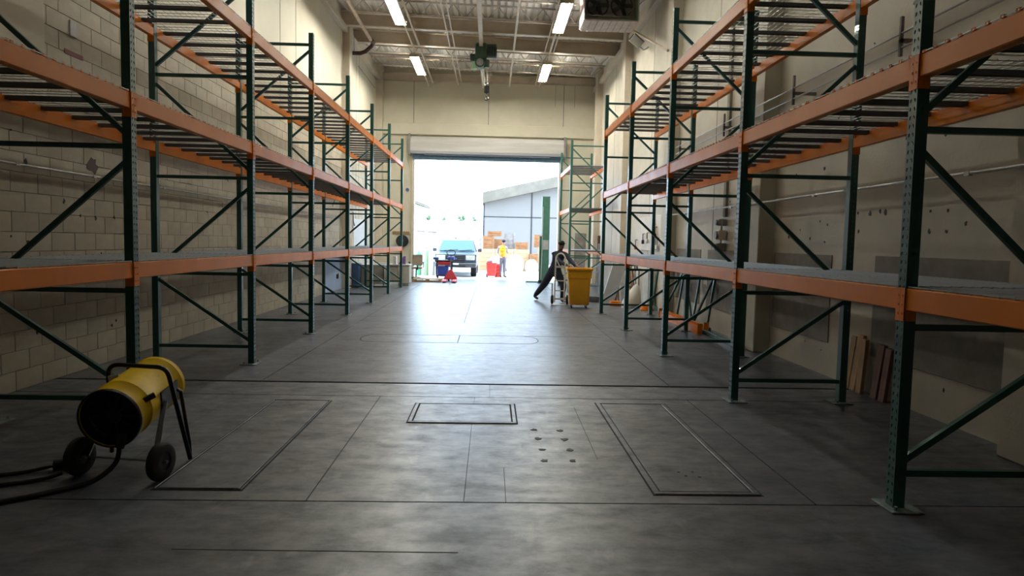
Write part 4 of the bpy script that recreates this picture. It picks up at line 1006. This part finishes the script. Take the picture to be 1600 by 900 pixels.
# person outdoors in hi-vis vest
c = 'greycloth'; k_ = 'hivis'; sh = 'shirt'; sk_ = 'skin2'; ox, oy = .55, 30.7
J = {'pelvis': (ox, oy, .88, .145, .11, c), 'waist': (ox - .01, oy, 1.0, .14, .10, k_), 'chest': (ox - .02, oy, 1.20, .17, .115, k_), 'uchest': (ox - .02, oy, 1.36, .14, .10, k_), 'neck': (ox, oy, 1.46, .05, .05, sk_),
     'head0': (ox + .02, oy - .01, 1.52, .062, .07, sk_), 'head1': (ox + .025, oy - .01, 1.59, .072, .085, sk_), 'head2': (ox + .025, oy, 1.66, .05, .06, sk_),
     'Lsh': (ox - .19, oy, 1.36, .06, .06, sh), 'Lel': (ox - .24, oy + .06, 1.09, .045, .045, sh), 'Lwrist': (ox - .12, oy - .10, .92, .026, .022, sk_),
     'Rsh': (ox + .15, oy, 1.36, .06, .06, sh), 'Rel': (ox + .20, oy + .02, 1.10, .045, .045, sh), 'Rwrist': (ox + .26, oy - .20, 1.14, .026, .022, sk_),
     'Lhip': (ox - .08, oy, .82, .095, .10, c), 'Lkn': (ox - .08, oy - .03, .48, .07, .07, c), 'Lan': (ox - .10, oy + .02, .12, .05, .05, c), 'Lhe': (ox - .10, oy + .03, .04, .042, .04, 'shoe'), 'Lto': (ox - .06, oy - .13, .02, .042, .03, 'shoe'),
     'Rhip': (ox + .08, oy, .82, .095, .10, c), 'Rkn': (ox + .07, oy - .02, .48, .07, .07, c), 'Ran': (ox + .07, oy + .04, .12, .05, .05, c), 'Rhe': (ox + .07, oy + .05, .04, .042, .04, 'shoe'), 'Rto': (ox + .17, oy - .09, .02, .042, .03, 'shoe')}
E_ = [('pelvis', 'waist'), ('waist', 'chest'), ('chest', 'uchest'), ('uchest', 'neck'), ('neck', 'head0'), ('head0', 'head1'), ('head1', 'head2'), ('uchest', 'Lsh'), ('Lsh', 'Lel'), ('Lel', 'Lwrist'), ('uchest', 'Rsh'), ('Rsh', 'Rel'), ('Rel', 'Rwrist'),
      ('pelvis', 'Lhip'), ('Lhip', 'Lkn'), ('Lkn', 'Lan'), ('Lan', 'Lhe'), ('Lhe', 'Lto'), ('pelvis', 'Rhip'), ('Rhip', 'Rkn'), ('Rkn', 'Ran'), ('Ran', 'Rhe'), ('Rhe', 'Rto')]
hand(J, E_, 'L', J['Lwrist'][:3], (.5, -1, -.1), (1, .3, 0), sk_); hand(J, E_, 'R', J['Rwrist'][:3], (.1, -1, .1), (1, .1, 0), sk_)
hx = V(ox + .025, oy - .01, 1.60); fd = V(.6, -.8, 0)
face = MB().ell(hx + fd * .088 + V(0, 0, -.03), .012, .014, .018, 8, 6)
for s in (-1, 1): face.ell(hx + V(.8, .6, 0) * .074 * s + V(0, 0, -.02), .014, .018, .03, 8, 6)
eyes = MB()
for s in (-1, 1): eyes.ell(hx + fd * .080 + V(.8, .6, 0) * .03 * s, .009, .009, .007, 8, 6)
mouth = MB().bar(hx + fd * .082 - V(.8, .6, 0) * .02 + V(0, 0, -.07), hx + fd * .082 + V(.8, .6, 0) * .02 + V(0, 0, -.07), .008)
stripe = MB()
for z, rx, ry in ((1.08, .162, .125), (1.24, .182, .135)): stripe.lathe((0, 0, 0), (0, 0, 1), [(z - .025, 1), (z - .025, 1.0), (z + .025, 1.0), (z + .025, 1)], 20)
stripe.v = [(ox - .015 + x * (.172 if z < 1.16 else .178), oy + y * (.120 if z < 1.16 else .128), z) for x, y, z in stripe.v]
stripe.f = [q for q in stripe.f if len(q) < 10]
person('person', 'person in orange hi-vis vest and dark cap standing in the yard', J, E_, [('cap', MB().ell(hx + V(0, 0, .03), .088, .096, .075, 14, 8), 'cap_navy'), ('nose_and_ears', face, 'skin2'), ('eyes', eyes, 'cap_black'), ('mouth', mouth, 'red'), ('vest_stripes', stripe, 'hivis_y')], (ox, oy, -.02))

# ------------------------------------------------------------------ pallet jack, pallet, cart at the door
t = thing('pallet_jack', 'red pallet jack with a tall black handle at the door', 'pallet jack', (-1.58, 26.6, 0))
MB().loft([[(-.26, .05, .08), (.26, .05, .08), (.26, .25, .08), (-.26, .25, .08)], [(-.25, .05, .14), (.25, .05, .14), (.25, .25, .14), (-.25, .25, .14)], [(-.06, .12, .46), (.06, .12, .46), (.06, .22, .46), (-.06, .22, .46)]]).build('mast_plate', M['red'], t)
for s in (-1, 1):
    f_ = MB().prism([(-1.0, .045), (-.95, .085), (.1, .09), (.1, .045)], 'x', s * .19 - .08, s * .19 + .08).build('fork', M['red'], t)
    MB().cyl((s * .19 - .05, -.85, .035), (s * .19 + .05, -.85, .035), .035, 12).build('fork_roller', M['rubber'], f_)
MB().cyl((0, .2, .40), (0, .34, 1.05), .02, 10).build('handle_shaft', M['black'], t)
MB().tube([V(.17 * math.sin(k * PI / 8) * 1, .34 + .02, 1.13 - .11 * math.cos(k * PI / 8)) for k in range(17)], .016, 8).build('handle_loop', M['black'], t, smooth=True)
MB().cyl((0, .2, .12), (0, .2, .40), .05, 14).build('pump', M['black'], t, smooth=True)
for s in (-1, 1): MB().cyl((s * .07 - .03, .25, .09), (s * .07 + .03, .25, .09), .09, 16).build('steer_wheel', M['rubber'], t, smooth=True)
t = thing('wooden_pallet', 'low wooden pallet on the floor left of the red pallet jack', 'pallet', (-2.45, 26.4, 0))
for x in (-.5, 0, .5): MB().box(x - .04, x + .04, -.45, .45, .02, .10).build('stringer', M['wood'], t)
for k in range(6): MB().box(-.55, .55, -.45 + k * .16, -.35 + k * .16, .10, .118).build('deck_board', M['wood'], t)
for k in range(3): MB().box(-.55, .55, -.45 + k * .4, -.35 + k * .4, .0, .02).build('bottom_board', M['wood'], t)
t = thing('work_cart', 'dark wheeled work cart with red drawer and blue tub', 'cart', (-1.95, 28.9, -.02))
MB().cbox(-.42, .30, -.28, .28, .74, .80, .01).build('top_tray', M['black'], t)
MB().cbox(-.28, .27, -.29, -.25, .60, .73, .01).build('drawer', M['red'], t)
MB().cbox(-.30, .28, -.25, .25, .60, .735, .01).build('drawer_case', M['black'], t)
for x in (-.33, .30):
    for y in (-.24, .24): MB().bar((x, y, .08), (x, y, .76), .04).build('post', M['black'], t)
MB().loft([rrect(.22, .2, .16), rrect(.25, .22, .52), rrect(.24, .21, .52), rrect(.21, .19, .2)]).build('tub', M['blue'], t, smooth=True); t.children[-1].location = (-.08, 0, 0)
MB().cbox(-.35, .32, -.26, .26, .12, .16, .01).build('bottom_tray', M['black'], t)
for x in (-.30, .28):
    for y in (-.2, .2): MB().cyl((x - .02, y, .06), (x + .02, y, .06), .06, 14).build('wheel', M['rubber'], t)
tag(MB().cbox(-1.83, -1.55, 28.8, 29.1, .785, .93, .02).build('blue_box', M['blue'], None), 'blue box on top of the dark work cart', 'box')
tag(MB().cbox(-2.45, -2.22, 28.75, 29.0, .785, .90, .02).build('blue_canister', M['locker'], None), 'small dark canister on the left end of the work cart', 'canister')

# ------------------------------------------------------------------ green column lift
t = thing('lift_column', 'tall dark green steel lift column standing at the door', 'column', (2.10, 26.6, 0))
MB().cbox(-.12, .18, -.12, .12, 0, 3.40, .008).build('column', M['lift_green'], t)
MB().cbox(-.20, -.12, -.10, .10, 0, 1.85, .006).build('carriage', M['green_pale'], t)
MB().cbox(-.07, .15, -.125, -.12, 1.33, 1.70, .001).build('label_plate', M['paper'], t)
MB().tube([(-.09, -.12, 3.0), (-.10, -.12, 1.2), (-.12, -.13, .15)], .015, 6).build('cable', M['white_metal'], t)
MB().cbox(-.25, .35, -.25, .25, 0, .02, .004).build('base_plate', M['green_pale'], t)
MB().bar((-.7, -.1, .05), (-.1, -.05, .05), .10, .05).build('arm', M['green_pale'], t)
MB().cbox(-.22, -.05, -.18, .1, .0, .12, .01).build('power_unit', M['black'], t)

# ------------------------------------------------------------------ truck in the yard
tk = thing('pickup_truck', 'blue-grey pickup truck parked facing the open door', 'truck', (-1.58, 30.4, -.02))
W2 = .93
def sec(y, zs): return None
lower = [(0, .55), (0, .78), (.05, 1.02), (1.25, 1.12), (5.3, 1.10), (5.3, .45), (.1, .42)]
def taper_prism(poly, w0, w1f, m_):
    """poly (y,z); half width w0 with slightly tucked ends"""
    m = MB(); 
    R_ = [[(-w0 + ins, y + (.03 if y < .2 else 0) * (ins > 0), z) for y, z in poly] for ins in (0.0,)]
    L_ = []
    for x, sh in ((-w0, .97), (-w0 + .06, 1.0), (w0 - .06, 1.0), (w0, .97)):
        cy = sum(p[0] for p in poly) / len(poly); cz = sum(p[1] for p in poly) / len(poly)
        L_.append([(x, cy + (y - cy) * (.985 if sh < 1 else 1), cz + (z - cz) * (.94 if sh < 1 else 1)) for y, z in poly])
    m.loft(L_); return m
taper_prism(lower, W2, 1, None).build('truck_body', M['truck'], tk)
# greenhouse
def ring_at(y, z, w): return y, z, w
g0 = [(1.18, 1.10), (1.75, 1.66), (2.9, 1.70), (3.35, 1.12)]
m = MB(); m.loft([[(-W2 + .04 + (.17 if z > 1.4 else 0), y, z) for y, z in g0], [(W2 - .04 - (.17 if z > 1.4 else 0), y, z) for y, z in g0]]); m.build('cab', M['truck'], tk)
m = MB(); m.add([(-.80, 1.225, 1.155), (.80, 1.225, 1.155), (.66, 1.715, 1.635), (-.66, 1.715, 1.635), (-.80, 1.21, 1.165), (.80, 1.21, 1.165), (.66, 1.70, 1.645), (-.66, 1.70, 1.645)],
                [(0, 1, 2, 3), (7, 6, 5, 4), (0, 4, 5, 1), (1, 5, 6, 2), (2, 6, 7, 3), (3, 7, 4, 0)]); m.build('windscreen', M['glass'], tk)
for s in (-1, 1):
    m = MB(); m.add([(s * .885, 1.55, 1.14), (s * .885, 2.95, 1.14), (s * .735, 2.75, 1.60), (s * .735, 1.80, 1.60), (s * .90, 1.55, 1.145), (s * .90, 2.95, 1.145), (s * .75, 2.75, 1.605), (s * .75, 1.80, 1.605)],
                    [(0, 1, 2, 3), (7, 6, 5, 4), (0, 4, 5, 1), (1, 5, 6, 2), (2, 6, 7, 3), (3, 7, 4, 0)]); m.build('side_window', M['glass'], tk)
    mi = MB().cbox(s * 1.06 - .09, s * 1.06 + .09, 1.40, 1.48, 1.12, 1.28, .02).build('wing_mirror', M['truck_trim'], tk)
    MB().bar((s * .88, 1.5, 1.16), (s * 1.02, 1.45, 1.18), .03).build('mirror_arm', M['truck_trim'], mi)
    hl = MB().cbox(s * .66 - .20, s * .66 + .20, -.03, .06, .76, .98, .02).build('headlamp', M['lens'], tk)
    for y in (.85, 4.35):
        wh = MB().lathe((s * .80 - .13, y, .37), (1, 0, 0), [(0, .2), (0, .33), (.02, .37), (.24, .37), (.26, .33), (.26, .2)], 24).build('wheel', M['rubber'], tk, smooth=True)
        MB().cyl((s * .80 - .131, y, .37), (s * .80 + .131, y, .37), .21, 18).build('rim', M['steel'], wh)
gr = MB().cbox(-.42, .42, -.02, .04, .66, 1.0, .01).build('grille', M['black'], tk)
for k in range(4): MB().cbox(-.40, .40, -.035, -.018, .69 + k * .08, .72 + k * .08, .004).build('grille_bar', M['truck_trim'], gr)
MB().cbox(-.06, .06, -.045, -.035, .79, .87, .01).build('front_badge', M['locker'], gr)
MB().cbox(-.92, .92, -.12, .04, .44, .64, .03).build('front_bumper', M['truck_trim'], tk)
MB().cbox(-.45, .45, -.13, -.11, .47, .53, .004).build('air_intake', M['black'], tk)
MB().cbox(-.15, .15, -.14, -.12, .55, .63, .004).build('number_plate', M['paper'], tk)
m = MB(); m.tube([(-.6, 1.19, 1.17), (.05, 1.24, 1.22)], .01, 6).tube([(.1, 1.19, 1.17), (.7, 1.24, 1.22)], .01, 6); m.build('wiper', M['black'], tk)

# red fuel caddy / trash cart beside truck
t = thing('red_cart', 'red wheeled bin with a blue-grey bag on top in the yard', 'bin', (.04, 30.7, -.02))
MB().loft([rrect(.19, .2, .06), rrect(.23, .23, .62), rrect(.25, .25, .62), rrect(.25, .25, .66)]).build('bin_body', M['redplastic'], t, smooth=True)
for z in (.25, .42): MB().cbox(-.235, .235, -.24, -.20, z, z + .03, .005).build('bin_rib', M['redplastic'], t)
for s in (-1, 1): MB().cyl((s * .2 - .03, .18, .08), (s * .2 + .03, .18, .08), .08, 14).build('wheel', M['rubber'], t)
MB().ell((-.08, 0, .72), .14, .16, .12).build('bag', M['shirt'], t, smooth=True)
t = thing('red_crate', 'pale red crate standing right beside the red wheeled bin', 'crate', (.34, 31.25, -.02))
MB().cbox(-.14, .14, -.2, .2, 0, .60, .01).build('crate_body', M['redplastic'], t)
for z in (.15, .30, .45): MB().box(-.142, .142, -.203, -.2, z, z + .03).build('crate_slot', M['red'], t)

# ------------------------------------------------------------------ crates, sheds and far yard
def crate(x, y, z, w_, d_, h, m_, lab, group='timber crates stacked in the yard'):
    t = thing('timber_crate', lab, 'crate', (x, y, z), 0, group)
    MB().box(-w_ / 2 + .02, w_ / 2 - .02, -d_ / 2 + .02, d_ / 2 - .02, .0, h - .02).build('crate_core', M[m_], t)
    n = max(2, int(h / .22))
    for k in range(n):
        a = k * h / n
        MB().box(-w_ / 2, w_ / 2, -d_ / 2, -d_ / 2 + .025, a + .012, a + h / n - .012).build('slat', M[m_], t)
    for x_ in (-w_ / 2 + .05, w_ / 2 - .05): MB().box(x_ - .05, x_ + .05, -d_ / 2 - .02, -d_ / 2, 0, h).build('corner_post', M[m_], t)
    return t
gz = -.02
crate(-.25, 38.2, gz, .9, 1.0, 1.22, 'crate_pale', 'pale crate low at the left end of the yard stacks')
crate(-.16, 38.6, 1.205, .64, .9, .72, 'crate', 'orange-brown crate on top at the left end of stack')
crate(.45, 38.9, 1.20, .55, .9, .55, 'crate', 'orange-brown crate second from the left on top')
crate(.20, 38.9, 1.92, .8, .8, .28, 'crate', 'flat orange crate topmost of the left stack')
crate(.75, 38.3, gz, 1.0, 1.0, 1.22, 'crate_pale', 'pale crate behind the person in the hi-vis vest')
crate(1.06, 39.3, 1.20, .62, .9, .92, 'machine', 'dark grey crate on top near the middle')
crate(1.72, 38.4, gz, .85, 1.0, 1.22, 'crate_pale', 'pale crate low in the middle of stacks')
crate(1.75, 38.9, 1.20, .7, .8, .40, 'crate', 'orange crate on the middle low crate')
crate(2.40, 38.2, gz, .48, 1.0, .98, 'crate', 'orange-brown crate low at the right end')
crate(2.91, 38.6, gz, .48, 1.0, 1.35, 'crate_pale', 'tall pale crate right behind the green column')
crate(2.68, 39.2, 1.35 + gz, .42, .8, .72, 'crate', 'narrow orange crate on top at the right end')
for k, (x, y, z, s_, lab) in enumerate(((.30, 37.2, gz, .45, 'white sack slumped in front of the left crates'), (1.33, 37.15, gz, .50, 'white sack in front of the middle crates'), (2.25, 37.1, gz, .36, 'white sack right of the middle white sack'))):
    m = MB().lathe((x, y, z), (0, 0, 1), [(0, .1), (0, s_ * .85), (s_ * .5, s_), (s_ * 1.3, s_ * .92), (s_ * 1.8, s_ * .5), (s_ * 1.9, .08)], 14)
    tag(m.build('yard_sack', M['sack'], None, smooth=True), lab, 'sack', 'white sacks before the crates')
# shed with a sloping eave on the right
t = thing('shed', 'large pale shed with a sloping beige eave beyond the crates', 'building', (8, 50, -.02))
m = MB(); xa_, xb_ = -.62, 18.0; e0, sl = 4.40, .235
m.add([(xa_, 50, 0), (xb_, 50, 0), (xb_, 50, e0 + sl * (xb_ - xa_)), (xa_, 50, e0), (xa_, 66, 0), (xb_, 66, 0), (xb_, 66, e0 + sl * (xb_ - xa_)), (xa_, 66, e0)], [(0, 1, 2, 3), (5, 4, 7, 6), (0, 3, 7, 4), (1, 5, 6, 2), (3, 2, 6, 7)])
m.build('wall', M['siding'], t, world=True)
m = MB(); a = .75
m.loft([[(xa_ - .05, 49.2, e0 - .02), (xa_ - .05, 49.2, e0 + a), (xa_ - .05, 66.5, e0 + a), (xa_ - .05, 66.5, e0 - .02)], [(xb_, 49.2, e0 - .02 + sl * (xb_ - xa_)), (xb_, 49.2, e0 + a + sl * (xb_ - xa_)), (xb_, 66.5, e0 + a + sl * (xb_ - xa_)), (xb_, 66.5, e0 - .02 + sl * (xb_ - xa_))]])
m.build('eave', M['fascia'], t, world=True)
for x in (xa_ + .05, 2.95, 6.5): MB().box(x - .04, x + .04, 49.96, 50, 0, e0 + sl * (x - xa_)).build('wall_seam', M['black'], t, world=True)
MB().box(xa_, xb_, 49.96, 50, 3.40, 3.45).build('wall_seam', M['black'], t, world=True)
# far white building and a low roof on the left
t = thing('far_building', 'bright white flat building far across the yard', 'building', (-10, 75, -.02))
MB().box(-26, -1.5, 75, 85, 0, 3.4).build('wall', M['farwall'], t, world=True)
MB().box(-26.2, -1.3, 74.8, 85.2, 3.4, 3.8).build('roof_edge', M['farwall'], t, world=True)
t = thing('low_shed', 'small white shed with a beige roof edge at far left', 'building', (-7, 50, -.02))
MB().box(-9.5, -5.0, 48, 52, 0, 3.9).build('wall', M['farwall'], t, world=True)
MB().add([], []).prism([(-9.8, 5.6), (-9.8, 5.8), (-4.7, 4.15), (-4.7, 3.95)], 'y', 47.7, 52.3).build('roof', M['fascia'], t, world=True)
rnd = random.Random(4)
for k, x in enumerate((-10.4, -8.2, -6.1, -3.9, -2.2)):
    t = thing('far_tree', 'small dark treetop showing over the far white building, %s from left' % ('first', 'second', 'third', 'fourth', 'fifth')[k], 'tree', (x, 90, -.02))
    f_ = MB()
    for q in range(5): f_.ell((rnd.uniform(-.35, .35), rnd.uniform(-.3, .3), 4.4 + rnd.uniform(-.3, .3)), rnd.uniform(.12, .25), .25, rnd.uniform(.15, .4), 8, 6)
    f_.build('crown', M['foliage'], t); MB().cyl((0, 0, 0), (0, 0, 4), .12, 8).build('trunk', M['wood_dark'], t)
# stacked pallets behind truck, cylinders at the left of the opening
for k in range(7):
    t = thing('stacked_pallet', 'grey pallet in the stack behind the truck cab, %s from the ground' % ('first', 'second', 'third', 'fourth', 'fifth', 'sixth', 'seventh')[k], 'pallet', (-1.45, 42, gz + k * .27), 0, 'pallets stacked behind the truck')
    MB().box(-.9, .9, -.5, .5, .22, .255).build('deck', M['conduit'], t)
    for x in (-.8, 0, .8): MB().box(x - .08, x + .08, -.5, .5, 0, .22).build('bearer', M['machine'], t)
for k, (x, h, r, m_, lab) in enumerate(((-3.35, 1.15, .14, 'grn_bottle', 'green gas cylinder outside the left edge of the door'), (-3.0, 1.30, .12, 'palegreen', 'pale green gas cylinder right of the green one'), (-2.72, .75, .12, 'sheet', 'short white cylinder right of the gas cylinders'))):
    t = thing('gas_cylinder', lab, 'gas cylinder', (x, 31.5, gz), 0, 'cylinders left of the door')
    MB().lathe((0, 0, 0), (0, 0, 1), [(0, r * .9), (.02, r), (h * .82, r), (h * .9, r * .7), (h * .94, r * .3), (h * .95, r * .3)], 16).build('tank', M[m_], t, smooth=True)
    MB().cyl((0, 0, h * .94), (0, 0, h), r * .28, 10).build('valve', M['steel'], t)
t = thing('yard_post', 'pale grey post with crossbar outside the left door edge', 'post', (-3.1, 32.5, gz))
MB().bar((0, 0, 0), (0, 0, 2.05), .14).build('post', M['sheet'], t); MB().bar((-.45, 0, 2.05), (.5, 0, 2.0), .08).build('crossbar', M['machine'], t)
t = thing('yard_lamp', 'small grey floodlight on a tall pole behind the truck', 'lamp', (-.85, 48, gz))
MB().cyl((0, 0, 0), (0, 0, 4.7), .06, 8).build('pole', M['farwall'], t); MB().loft([[(-.3, 0, 5.2), (.15, 0, 5.2), (.15, .3, 5.2), (-.3, .3, 5.2)], [(0, 0, 4.55), (.1, 0, 4.55), (.1, .1, 4.55), (0, .1, 4.55)]]).build('lamp_head', M['machine'], t)
